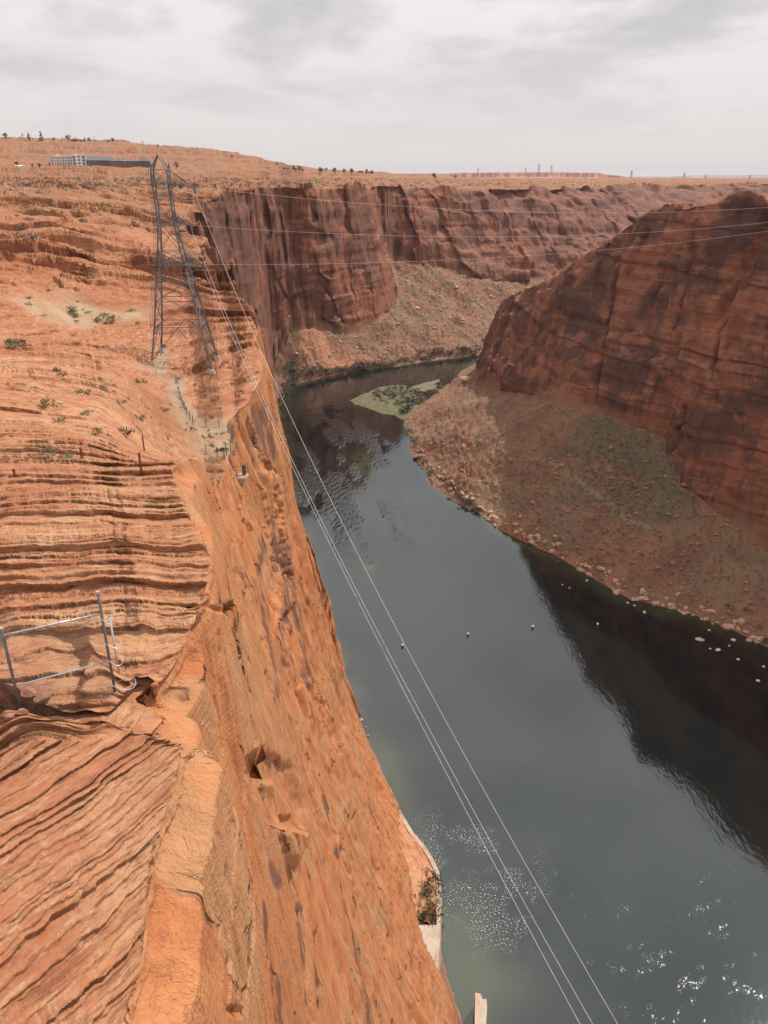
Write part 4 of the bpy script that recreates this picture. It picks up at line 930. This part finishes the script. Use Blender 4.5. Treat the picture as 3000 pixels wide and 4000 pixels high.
for X_,Y_,s_,k,lb in ((672,550,1.6,'dark','dark green bush behind the rusty iron post'),(738,470,2.2,'sage','wide grey sage bush above the striped ledge'),(270,400,2.0,'grass','straw coloured tufts on the pale slab'),(318,485,1.3,'grass','round straw coloured tuft at the slab foot'),(445,330,2.0,'sage','grey bush under the dark ledge'),(470,445,1.1,'green','green bush in the ledge notch'),(645,380,1.6,'sage','sage bush left of the fallen pale log'),(750,278,2.4,'green','olive bush above the pale gravel patch'),(965,250,2.4,'sage','grey bush right of the gravel path'),(885,425,1.8,'sage','grey bush at the left edge of the path'),(1035,522,1.5,'green','olive bush at the top of the sandy bench'),(1105,575,2.2,'green','bright green bush in the middle of the sandy bench'),(1190,640,2.0,'dark','dark bush by the front fence of the bench'),(205,680,1.0,'sage','grey cushion shrub at the far left of the ledge'),(270,655,.9,'sage','grey shrub between two green tufts'),(258,625,.7,'green','small green tuft left on the ledge'),(265,678,.35,'green','smallest green tuft on the ledge'),(515,555,.9,'sage','pale shrub left of the dark bush'),(905,577,.9,'sage','grey shrub right of the dark bush'),(375,670,.6,'sage','low grey shrub beside the short rusty post'),(335,665,.35,'sage','tiny grey shrub left of the short rusty post'),(880,88,2.6,'green','olive bush beside the left pylon footing'),(1215,165,2.2,'sage','grey bush right of the pylon footing'),(565,290,1.6,'grass','pale tuft on the gravel patch'),(530,530,.7,'green','small olive tuft on the slab'),(1140,605,1.2,'sage','low grey bush on the sandy bench'),(310,210,1.8,'dark','dark bush under the upper left ledge'),(330,235,1.3,'sage','grey bush below the dark one, upper left'),(60,60,3.,'sage','pale bush on the sandy hollow, upper left'),(100,55,2.2,'green','olive bush on the sandy hollow, upper left'),(1245,190,1.8,'sage','grey bush near the pylon, close to the rim'),(1190,190,1.4,'green','green bush near the pylon, close to the rim')):
    l,_=cast(*Z3(X_,Y_)); shrub(l,s_*.62,k,lb,None,.75)
for X0,X1,Y0,Y1,n_,k,sz,lb,gr in ((150,330,668,700,16,'sage',2.0,'low shrub on the flat sandy clearing','shrubs on the sandy clearing'),(0,60,735,760,5,'sage',1.6,'low shrub in the pale hollow at the left edge','shrubs in the left hollow'),
   (445,520,925,985,20,'sage',.7,'tiny cushion shrub dotting the sandy bench','cushion shrubs on the sandy bench'),(345,470,770,930,22,'sage',.8,'small shrub beside the gravel path','shrubs beside the gravel path'),(20,330,440,520,14,'sage',3,'scrub growing in cracks of the distant slickrock','scrub in the distant slickrock'),(60,420,560,760,16,'sage',1.3,'small shrub in a slickrock crack','shrubs in slickrock cracks'),(0,1500,396,404,40,'sage',4.5,'scrub on the far plateau rim','scrub along the plateau rim')):
    for _ in range(n_):
        l,nn_=cast(random.uniform(X0,X1),random.uniform(Y0,Y1))
        shrub(l,sz*random.uniform(.5,1.1),random.choice((k,k,'tam' if sz>2.5 else 'green')),lb,gr,.7)
def lineveg(pts,n_,sz,kinds,spread,lb,gr,hz_=.9):
    for i in range(n_):
        k=(i+random.random()*.8)/n_*(len(pts)-1); j=min(int(k),len(pts)-2); t=k-j
        X_=pts[j][0]+(pts[j+1][0]-pts[j][0])*t; Y_=pts[j][1]+(pts[j+1][1]-pts[j][1])*t-abs(random.gauss(0,spread))
        l,_=cast(X_,Y_)
        if l.z>60: continue
        shrub(Vector((l.x,l.y,max(l.z,.1)-.2)),sz*random.uniform(.6,1.2),random.choice(kinds),lb,gr,hz_)
lineveg([(620,800),(640,818),(700,808),(760,802),(790,800),(850,790),(920,780),(980,770),(1040,762)],95,7.5,('tam','tam','tam','sage'),7,'grey brown riverside thicket on the far bank','riverside thickets on the far bank',.75)
lineveg([(602,990),(597,930),(600,880),(612,850),(625,835),(640,825)],44,5.5,('tam','green','sage'),6,'tangled bush at the river edge under the left cliff','bushes under the left cliff')
lineveg([(880,930),(905,985),(930,1020),(975,1060),(1010,1090),(1040,1110)],34,3.6,('green','tam','sage'),5,'olive bush on the toe of the right bank','bushes on the toe of the right bank')
lineveg([(870,900),(885,885),(905,875),(940,850),(985,815)],26,6,('tam','tam','sage'),4,'grey thicket on the near side of the promontory','thickets at the promontory')
lineveg([(1100,1125),(1250,1200),(1400,1240),(1560,1300),(1640,1390)],16,2.2,('tam','sage'),26,'small bush among the waterline blocks','bushes among the waterline blocks')
l,_=cast(1650,1392); shrub(l,3.5,'green','bright green bush at the right edge by the water',None)
for X_,Y_,k,s_ in ((860,850,'green',2.4),(875,930,'green',2.2),(850,900,'sage',2.0),(870,780,'sage',2.0),(945,760,'dark',3.0),(960,850,'green',3.0),(940,905,'dark',2.2),(930,955,'dark',2.6),(870,960,'sage',2.2),(955,800,'green',3.0),(960,930,'tam',2.4),(850,640,'sage',1.6),(860,700,'green',1.8),(905,950,'green',2.2),(785,355,'grass',1.5),(945,710,'green',2.0)):
    l=Z7(X_,Y_,6.0); shrub(l,s_*1.15,k,'bush growing between the near cliff and the curved retaining wall','bushes behind the retaining wall',1.0)
# low scrub over the talus: uncountable
def scatter_scrub(n_,reg,s0,s1,m_,label,cond):
    m2=MB(); k=0
    for _ in range(n_*2):
        if k>=n_: break
        X_,Y_=reg(); l,nn_=cast(X_,Y_)
        if not cond(l,nn_): continue
        s_=random.uniform(s0,s1); k+=1
        for _2 in range(9):
            c_=l+Vector((random.gauss(0,.5),random.gauss(0,.5),random.uniform(.1,.8)))*s_; u=Vector((random.gauss(0,1),random.gauss(0,1),random.gauss(0,1))).normalized(); t=u.orthogonal().normalized(); q=s_*.38
            m2.add([c_-u*q,c_+t*q*.6,c_+u*q,c_-t*q*.6],[(0,1,2,3)])
    o=m2.build('desert_scrub',m_); tag(o,label,'scrub',kind='stuff')
scatter_scrub(1500,lambda:(min(1500,max(880,random.gauss(1330,110))),random.gauss(1010,70)),.5,1.3,GS,'grey green scrub patch on the right talus slope',lambda l,n:n.z>.6 and l.z>2 and l.y<900)
scatter_scrub(900,regR,.5,1.2,GT,'dry brown scrub dotted over the right talus slope',lambda l,n:n.z>.6 and l.z>1 and l.y<900)
scatter_scrub(800,lambda:(random.uniform(640,1100),random.uniform(540,790)),1.0,2.4,GT,'dry scrub dotted over the far talus slopes',lambda l,n:n.z>.5 and l.z>1)
scatter_scrub(1500,lambda:(random.uniform(0,1659),385+abs(random.gauss(0,14))),.8,2.0,GT,'desert scrub covering the far plateau',lambda l,n:n.z>.75 and l.z>150 and l.y>420)
# ---- sandbar island
def island(name,out,z_,m_):
    P_=[Vector(PZ(*S5(X_,Y_,1000,1200,1.659),0)) for X_,Y_ in out]; c_=sum(P_,Vector())/len(P_); R_=[]
    Q=[]
    for i in range(len(P_)):
        for t in (0,.25,.5,.75):
            q=P_[i].lerp(P_[(i+1)%len(P_)],t); Q.append(q+Vector((random.uniform(-1,1),random.uniform(-1,1),0))*1.2)
    m2=MB(); V=[(c_.x,c_.y,z_)]; n_=len(Q); rings=[.35,.65,.85,.95,1.0,1.04]; hz2=[1,.8,.55,.3,.08,-.5]
    for f_,h_ in zip(rings,hz2): V+=[(c_.x+(q.x-c_.x)*f_,c_.y+(q.y-c_.y)*f_,z_*h_) for q in Q]
    Fa=[(0,1+k,1+(k+1)%n_) for k in range(n_)]+[(1+r_*n_+k,1+(r_+1)*n_+k,1+(r_+1)*n_+(k+1)%n_,1+r_*n_+(k+1)%n_) for r_ in range(len(rings)-1) for k in range(n_)]
    m2.add(V,Fa); return struct(m2.build(name,m_,None,True))
SBM=vmat('sandbar_grass',(.085,.09,.042),(.21,.18,.10),.30,.95); SBS=vmat('sandbar_sand',(.24,.20,.12),(.12,.11,.06),.4,.95)
island('sandbar',[(612,605),(700,560),(800,520),(900,505),(980,510),(1040,548),(1110,600),(1125,640),(1060,690),(945,728),(900,700),(820,690),(740,660),(650,630)],.9,SBM)
island('sand_spit',[(1000,518),(1080,495),(1150,478),(1185,465),(1195,480),(1150,500),(1215,512),(1170,522),(1225,545),(1100,545),(1040,540)],.4,SBS)
def reeds(n_):
    for _ in range(n_):
        a=random.uniform(0,6.3); r_=math.sqrt(random.random()); X_=925+175*r_*math.cos(a); Y_=578+58*r_*math.sin(a)
        l=Vector(PZ(*S5(X_,Y_,1000,1200,1.659),.7)); shrub(l,random.uniform(1.6,3.4),random.choice(('tam','tam','grass','sage')),'dry reed clump growing on the river sandbar','reeds on the sandbar',1.1,'reed_clump')
reeds(110)
# ---- trees on the skyline
tm={('cone','dark'):leafy('crown',420,2.2,9,.5,GD,61,'cone'),('oval','dark'):leafy('crown',420,2.4,9.5,.5,GD,62,'column'),('round','green'):leafy('crown',380,3.2,6.5,.5,GG,63,'round'),('round','pale'):leafy('crown',300,3.2,6.5,.45,GS,64,'round'),('bare','bare'):leafy('crown',150,3,7,.3,GB,65,'round'),('poplar','bare'):leafy('crown',160,1.1,10,.35,GB,66,'column'),('round','dark'):leafy('crown',380,3.2,6.5,.5,GD,67,'round')}
tr_me=MB(); tr_me.tube([(0,0,-.5),(.05,0,1.2),(.1,.05,3.2)],.42,6).tube([(.05,0,1.4),(.7,.3,2.9)],.18,5).tube([(.05,0,1.6),(-.6,-.3,3.1)],.16,5)
_t=tr_me.build('trunk',BARK); TRM=_t.data; bpy.data.objects.remove(_t)
def tree(X_,Yb,Yt,key,label,D_=None):
    l,_=cast(X_,Yb)
    if l.z<120 or l.y<500: l=Vector(PD(X_,Yb,D_ or 2200))
    D2=math.hypot(l.x,l.y); h=max(3,(Yb-Yt)*K/F*D2*.9); me_=tm[key]; hh={'cone':9,'oval':9.5,'round':6.5,'bare':7,'poplar':10}[key[0]]; s_=h/hh
    root=empty('tree',l-Vector((0,0,.2*s_)),random.uniform(0,6)); root.scale=(s_,s_,s_); tag(root,label,'tree','trees of the town on the skyline')
    c_=bpy.data.objects.new('crown',me_); COL.objects.link(c_); c_.parent=root
    t_=bpy.data.objects.new('trunk',TRM); COL.objects.link(t_); t_.parent=root
Z0=lambda X_,Y_:S5(X_,Y_,0,480,2.37); Z6=lambda X_,Y_:S5(X_,Y_,1000,580,2.37)
for X_,Yb,Yt,k,lb in ((270,152,95,('cone','dark'),'dark pointed evergreen, left one of the tall pair on the ridge'),(385,155,90,('oval','dark'),'dark oval evergreen, right one of the tall pair on the ridge'),(640,167,120,('round','pale'),'broad pale tree left of the low red houses'),(683,162,140,('cone','dark'),'dark tree directly above the low red house'),(705,162,135,('cone','dark'),'dark tree right above the low red house'),(785,165,133,('cone','dark'),'dark pointed tree above the second low house'),(825,168,143,('round','dark'),'dark rounded tree right of the second low house'),(885,178,135,('bare','bare'),'bare tree between the ridge houses'),(210,152,105,('bare','bare'),'bare tree left of the dark pointed evergreen'),(300,152,122,('bare','bare'),'bare low tree between the tall evergreens'),(50,140,103,('round','green'),'small green tree at the far left skyline'),(82,142,103,('poplar','bare'),'thin bare poplar at the far left skyline'),(500,162,140,('round','dark'),'low dark tree in the middle of the ridge'),(575,166,135,('bare','bare'),'bare tree left of the broad pale one'),(1045,170,145,('round','dark'),'dark tree on the roofline of the ridge house'),(1320,206,170,('bare','bare'),'bare tree at the right shoulder of the ridge'),(1400,212,188,('bare','bare'),'low bare tree on the right shoulder of the ridge'),(1432,214,163,('poplar','bare'),'bare poplar on the right shoulder of the ridge'),(1465,222,204,('round','dark'),'small dark tree right of the bare poplar'),(1565,412,375,('cone','dark'),'dark tree behind the peak of the pylon'),(1637,417,368,('round','dark'),'larger dark tree right of the pylon peak'),(155,400,365,('round','green'),'green tree left of the white hotel'),(370,412,380,('round','green'),'green tree beside the white hotel'),(300,405,385,('round','green'),'low green tree farther left of the hotel'),(462,385,357,('cone','dark'),'dark tree at the corner of the white hotel')):
    s=Z0(X_,Yb); s2=Z0(X_,Yt); tree(s[0],s[1]+1.5,s2[1],k,lb,2300 if Yb<300 else 1250)
for X_,Yb,Yt,k,lb in ((190,157,130,('round','pale'),'pale tree on the slope above the brown houses'),(258,192,163,('cone','dark'),'dark tree beside the brown houses'),(350,195,168,('round','dark'),'dark tree left of the green one by the brown houses'),(368,212,185,('round','green'),'green tree between two dark ones'),(405,208,168,('round','dark'),'tall dark tree right of the green one'),(432,211,188,('round','dark'),'small dark tree at the end of the row'),(597,222,180,('round','dark'),'lone dark tree on the skyline'),(650,210,180,('round','pale'),'small pale tree right of the lone dark one'),(730,232,183,('round','green'),'big green tree on the skyline'),(820,235,190,('round','green'),'green tree, left one of the wide pair'),(883,236,190,('round','green'),'green tree, right one of the wide pair'),(1025,224,194,('round','green'),'green tree above the last brown house'),(1070,228,203,('round','green'),'small green tree right of the last brown house'),(1645,272,230,('round','green'),'green tree beneath the distant mesa')):
    s=Z6(X_,Yb); s2=Z6(X_,Yt); tree(s[0],s[1]+1,s2[1],k,lb,2500)
for X_,lb in ((940,'pale green tree left of the second one below the mesa'),(984,'pale green tree right of the first one below the mesa')): tree(X_,386,379,('round','green'),lb,3000)
# ---- town buildings
WW=vmat('white_render',(.82,.79,.76),(.86,.83,.80),.05,.9); GW=vmat('grey_siding',(.17,.16,.16),(.23,.21,.20),.05,.9); TW=vmat('tan_siding',(.27,.20,.14),(.33,.25,.18),.05,.9); RF=vmat('slate_roof',(.13,.14,.16),(.17,.18,.20),.05,.9); DW=vmat('window_glass',(.03,.03,.035),(.05,.05,.055),.3,.3); RW=vmat('red_stucco',(.24,.10,.07),(.30,.14,.10),.05,.9); BRF=vmat('brown_roof',(.14,.08,.065),(.18,.10,.08),.05,.9)
def building(X0,X1,Yb,Yt,D_,dep,wm,label,name='hotel',floors=4,cols=8,roof=None,rot=0,rm=None,flat=False):
    s0=Z0(X0,Yb); s1=Z0(X1,Yb); st=Z0(X0,Yt)
    Xm=(s0[0]+s1[0])/2; c_=Vector(PD(Xm,s0[1],D_)); w=(s1[0]-s0[0])*K/F*D_*1.0; h=(s0[1]-st[1])*K/F*D_
    az_=math.atan2(c_.x,c_.y)
    root=empty(name,(c_.x,c_.y,c_.z),-az_+rot); tag(root,label,'hotel' if name=='hotel' else 'house')
    m_=MB(); m_.box((0,dep/2,h/2-3),(w,dep,h+6)); wl_=m_.build('wall',wm,root)
    if flat:
        m_=MB(); m_.box((0,-.15,h+.25),(w+.6,.5,.9)); m_.box((0,dep+.15,h+.25),(w+.6,.5,.9)); m_.box((-w/2-.15,dep/2,h+.25),(.5,dep-.2,.9)); m_.box((w/2+.15,dep/2,h+.25),(.5,dep-.2,.9)); m_.build('parapet',wm,root)
        m_=MB(); m_.box((-w*.2,dep/2,h+1),(w*.12,dep*.3,2)); m_.build('roof_plant',wm,root)
    else:
        e=1.2; rh=roof; V=[(-w/2-e,-e,h),(w/2+e,-e,h),(w/2+e,dep+e,h),(-w/2-e,dep+e,h),(-w/2+dep*.35,dep/2,h+rh),(w/2-dep*.35,dep/2,h+rh)]
        m_=MB(); m_.add(V,[(0,1,5,4),(1,2,5),(2,3,4,5),(3,0,4),(3,2,1,0)]); m_.build('roof',rm or RF,root)
    fh=h/floors
    for f_ in range(floors):
        for c2 in range(cols):
            x_=-w/2+w*(c2+.5)/cols; ww_=w/cols*.42; m_=MB(); m_.box((x_,-.06,fh*(f_+.52)),(ww_,.3,fh*.5)); wn=m_.build('window',DW,root)
            if floors>2 and c2%2==0: m_=MB(); m_.box((x_,-.7,fh*(f_+.2)),(ww_*1.5,1.3,.25)); m_.box((x_,-1.3,fh*(f_+.36)),(ww_*1.5,.1,fh*.28)); m_.build('balcony',wm if wm is not WW else GW,root)
    return root
building(505,686,417,334,1240,22,WW,'white four storey hotel wing with rows of dark balconies',cols=9,flat=True)
building(690,795,419,327,1232,20,WW,'taller white end block of the hotel with a blank side wall',cols=3,flat=True)
building(800,1065,414,362,1262,20,GW,'grey hotel with a long slate roof',floors=3,cols=11,roof=5)
building(1030,1108,420,366,1238,18,TW,'tan gabled wing at the right end of the grey hotel',floors=3,cols=3,roof=1.5)
building(1112,1290,418,368,1256,16,TW,'tan and grey lodge right of the grey hotel',floors=3,cols=8,roof=2.5)
building(1296,1388,421,368,1236,16,GW,'dark roofed lodge at the right end of the hotel row',floors=3,cols=4,roof=5)
building(1392,1425,420,392,1250,9,TW,'small tan house right of the lodges','house',2,2,2)
building(665,745,173,160,2300,14,RW,'low red house on the ridge under two dark trees','house',1,4,2.0,rm=BRF)
building(762,855,176,164,2300,14,WW,'low pale house on the ridge beside the red one','house',1,4,2.0,rm=BRF)
building(965,1145,186,170,2300,16,GW,'long low house at the brow of the ridge','house',1,6,3.,rm=BRF)
building(155,300,420,404,1235,14,TW,'long low pale shed left of the hotel','shed',1,6,1.0,rm=WW)
def b6(X0,X1,Yb,Yt,D_,lb,**k):
    f=lambda X_,Y_:(X_+1000*2.37, Y_+(580-480)*2.37)
    a=f(X0,Yb);b=f(X1,Yt); building(a[0],b[0],a[1],b[1],D_,14,RW,lb,'house',1,3,1.5,rm=BRF,**k)
b6(-60,20,205,183,1900,'brown house hidden half behind the slope, first of the row'); b6(30,110,208,183,1900,'brown house, second of the low row'); b6(120,205,211,186,1900,'brown house, third of the low row'); b6(215,300,214,190,1900,'brown house at the right end of the low row')
b6(945,990,231,213,2600,'bright red house on the skyline'); b6(1012,1090,233,220,2600,'brown house beneath the two green trees')
m_=MB(); a=PD(560,384.5,1750); 
# ---- far pylons
def far_pylon(X_,Yb,Yt,D_,label):
    b=Vector(PD(X_,Yb,D_)); h=(Yb-Yt)*K/F*D_; root=empty('distant_tower',b); tag(root,label,'pylon','pylons on the horizon')
    m_=MB(); w=h*.11
    for i,j in ((-1,-1),(1,-1),(1,1),(-1,1)): m_.bar((i*w,j*w,-3),(i*w*.2,j*w*.2,h),h*.022)
    for q in range(6):
        z0,z1=h*q/6,h*(q+1)/6; w0,w1=w*(1-.8*q/6),w*(1-.8*(q+1)/6); m_.bar((-w0,-w0,z0),(w1,-w1,z1),h*.012); m_.bar((w0,-w0,z0),(-w1,-w1,z1),h*.012)
    m_.build('mast',STEEL,root)
    m_=MB()
    for z_,l_ in ((.7,.2),(.85,.16)): m_.bar((-h*l_,0,h*z_),(h*l_,0,h*z_),h*.025)
    m_.build('cross_arm',STEEL,root)
Z2=lambda X_,Y_:S5(X_,Y_,1500,550,1.106)
for i,(X_,Yb,Yt) in enumerate(((405,150,122),(610,148,122),(667,140,105),(722,142,112),(1065,178,138),(1292,180,147),(1385,178,152),(1575,182,155))):
    s=Z2(X_,Yb);s2=Z2(X_,Yt); far_pylon(s[0],s[1]+1,s2[1],5200,('tiny pylon left of the mesa top','tiny pylon on the mesa left of the tallest','tallest tiny pylon above the pink mesa','tiny pylon right of the tallest one above the mesa','tiny pylon at the right foot of the pink mesa','tiny pylon over the blue ridge, farther right','tiny pylon midway along the blue ridge','tiny pylon nearest the right edge of the photo')[i])
# ---- far mesas
def mesa(name,prof,D_,dep,m_,ybase):
    m2=MB(); n_=160; V=[]; rows=9
    X0,X1=prof[0][0],prof[-1][0]
    for i in range(n_+1):
        X_=X0+(X1-X0)*i/n_; Yt=np.interp(X_,[p_[0] for p_ in prof],[p_[1] for p_ in prof])
        top=Vector(PD(X_,Yt,D_)); az_=math.atan2(top.x,top.y); fz=PD(X_,ybase,D_)[2]-120
        rad=Vector((math.sin(az_),math.cos(az_),0)); wob=float(fbm2(np.array([i*.13]),np.array([1.7]),4,3)[0])*dep*.35
        for k,(t,h_) in enumerate(((-1.0,0),(-.7,.32),(-.45,.48),(-.38,.66),(-.2,.74),(-.15,.97),(0,1),(1.5,1.0),(2.0,0))):
            p_=rad*(D_+dep*t+wob*(k not in (0,8))); V.append((p_.x,p_.y,fz+(top.z-fz)*h_))
    m2.add(V,[(i*rows+k,(i+1)*rows+k,(i+1)*rows+k+1,i*rows+k+1) for i in range(n_) for k in range(rows-1)])
    return struct(m2.build(name,m_))
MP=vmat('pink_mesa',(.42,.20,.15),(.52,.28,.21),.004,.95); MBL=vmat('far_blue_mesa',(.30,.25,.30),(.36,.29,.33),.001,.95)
mesa('mesa_hill',[(800,384),(850,376.5),(870,374.5),(960,374.5),(1000,372.5),(1200,371.5),(1295,373),(1310,376.5),(1340,379),(1365,385)],9000,700,MP,384)
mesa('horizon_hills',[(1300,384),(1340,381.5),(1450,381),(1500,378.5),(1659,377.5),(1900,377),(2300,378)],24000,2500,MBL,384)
# ---- chalk marks
Z4=lambda X_,Y_:S5(X_,Y_,0,2200,1.276)
def chalk(strokes,label):
    m_=MB(); first=None
    for st_ in strokes:
        P_=[]
        for X_,Y_ in st_:
            l,nn_=cast(*Z4(X_,Y_)); P_.append(l+nn_*.03)
        for a,b in zip(P_,P_[1:]):
            if (a-b).length<3: m_.bar(a,b,.028,4)
    if m_.v: o=m_.build('chalk_mark',CHALK); tag(o,label,'chalk mark')
chalk([[(998,785),(1012,805)],[(1010,785),(1000,807)]],'small chalk X high on the smooth cliff')
chalk([[(1012,938),(1030,962)],[(1028,936),(1016,964)],[(1036,936),(1043,946)],[(1050,932),(1038,958)]],'chalk letters XY lower on the smooth cliff')
chalk([[(906,232),(922,250)],[(920,230),(908,252)]],'chalk X under the overhanging ledge')
chalk([[(928,290),(918,300),(924,312),(936,306)],[(946,278),(942,296),(958,288)],[(956,276),(950,304)],[(972,262),(966,280),(978,290),(986,272),(972,262)],[(996,240),(990,258),(1004,262),(1008,244),(996,240)]],'faded chalk numerals under the overhanging ledge')

hbx=MB()
hbx.add([(a,b,c) for a in(-46000,46000) for b in(-600,46000) for c in(-9,560)],[(0,1,3,2),(4,6,7,5),(0,4,5,1),(2,3,7,6),(0,2,6,4),(1,5,7,3)])
hm=bpy.data.materials.new('haze_air'); hm.use_nodes=True; hn_=hm.node_tree; hn_.nodes.remove(hn_.nodes['Principled BSDF']); pv=hn_.nodes.new('ShaderNodeVolumePrincipled'); pv.inputs['Density'].default_value=2.2e-5; pv.inputs['Color'].default_value=(.88,.89,.95,1); hn_.links.new(pv.outputs[0],hn_.nodes['Material Output'].inputs['Volume'])
ho_=hbx.build('haze',hm); tag(ho_,'thin pale haze filling the air over the canyon and plateau','haze',kind='stuff')
print('objects',time.time()-T0)
#@ENDOBJ
# ------------------------------------------------------------------ light
SAZ,SEL=math.radians(44),math.radians(53)
wd=bpy.data.worlds.new('World'); scene.world=wd; wd.use_nodes=True; nt=wd.node_tree; G=NG(nt); bg=nt.nodes['Background']
sky=G.n('ShaderNodeTexSky',sky_type='NISHITA'); sky.sun_disc=False; sky.sun_elevation=SEL; sky.sun_rotation=SAZ; sky.altitude=1100
tc=G.n('ShaderNodeTexCoord'); sep=G.n('ShaderNodeSeparateXYZ'); G.l(tc.outputs['Generated'],sep.inputs[0])
zz=G.math('ADD',G.math('MAXIMUM',sep.outputs[2],0.0),.22)
cx=G.math('DIVIDE',sep.outputs[0],zz); cy=G.math('DIVIDE',sep.outputs[1],zz)
cmb=G.n('ShaderNodeCombineXYZ'); G.l(cx,cmb.inputs[0]); G.l(cy,cmb.inputs[1])
n1=G.noise(cmb.outputs[0],1.1,5,.5,.5); n2=G.noise(cmb.outputs[0],3.2,5,.6,.3)
nn=G.math('ADD',G.math('MULTIPLY',n1,.7),G.math('MULTIPLY',n2,.3))
cloud=G.mix(G.ramp(nn,.41,.58),(5.9,5.6,5.75),(9.6,9.05,8.9))
hz_=G.ramp(sep.outputs[2],.0,.22)
cloud=G.mix(hz_,(7.9,7.35,7.2),cloud)
up=G.math('ADD',1.0,G.math('MULTIPLY',G.ramp(sep.outputs[2],.30,.75),.40)); vs=G.n('ShaderNodeVectorMath',operation='SCALE'); G.l(cloud,vs.inputs[0]); G.l(up,vs.inputs['Scale']); cloud=vs.outputs[0]
fin=G.mix(.93,sky.outputs[0],cloud)
G.l(fin,bg.inputs[0]); bg.inputs[1].default_value=.1
sd=bpy.data.lights.new('sun','SUN'); sd.energy=3.9; sd.angle=math.radians(.6); sd.color=(1,.95,.88)
so=bpy.data.objects.new('sun',sd); COL.objects.link(so)
sv=Vector((math.sin(SAZ)*math.cos(SEL),math.cos(SAZ)*math.cos(SEL),math.sin(SEL))); so.rotation_euler=sv.to_track_quat('Z','Y').to_euler(); so.location=(0,0,600)
scene.view_settings.view_transform='Standard'; scene.view_settings.look='None'; scene.view_settings.exposure=0; scene.view_settings.gamma=1
scene.cycles.max_bounces=4; scene.cycles.diffuse_bounces=2; scene.cycles.glossy_bounces=2
print('done',time.time()-T0)
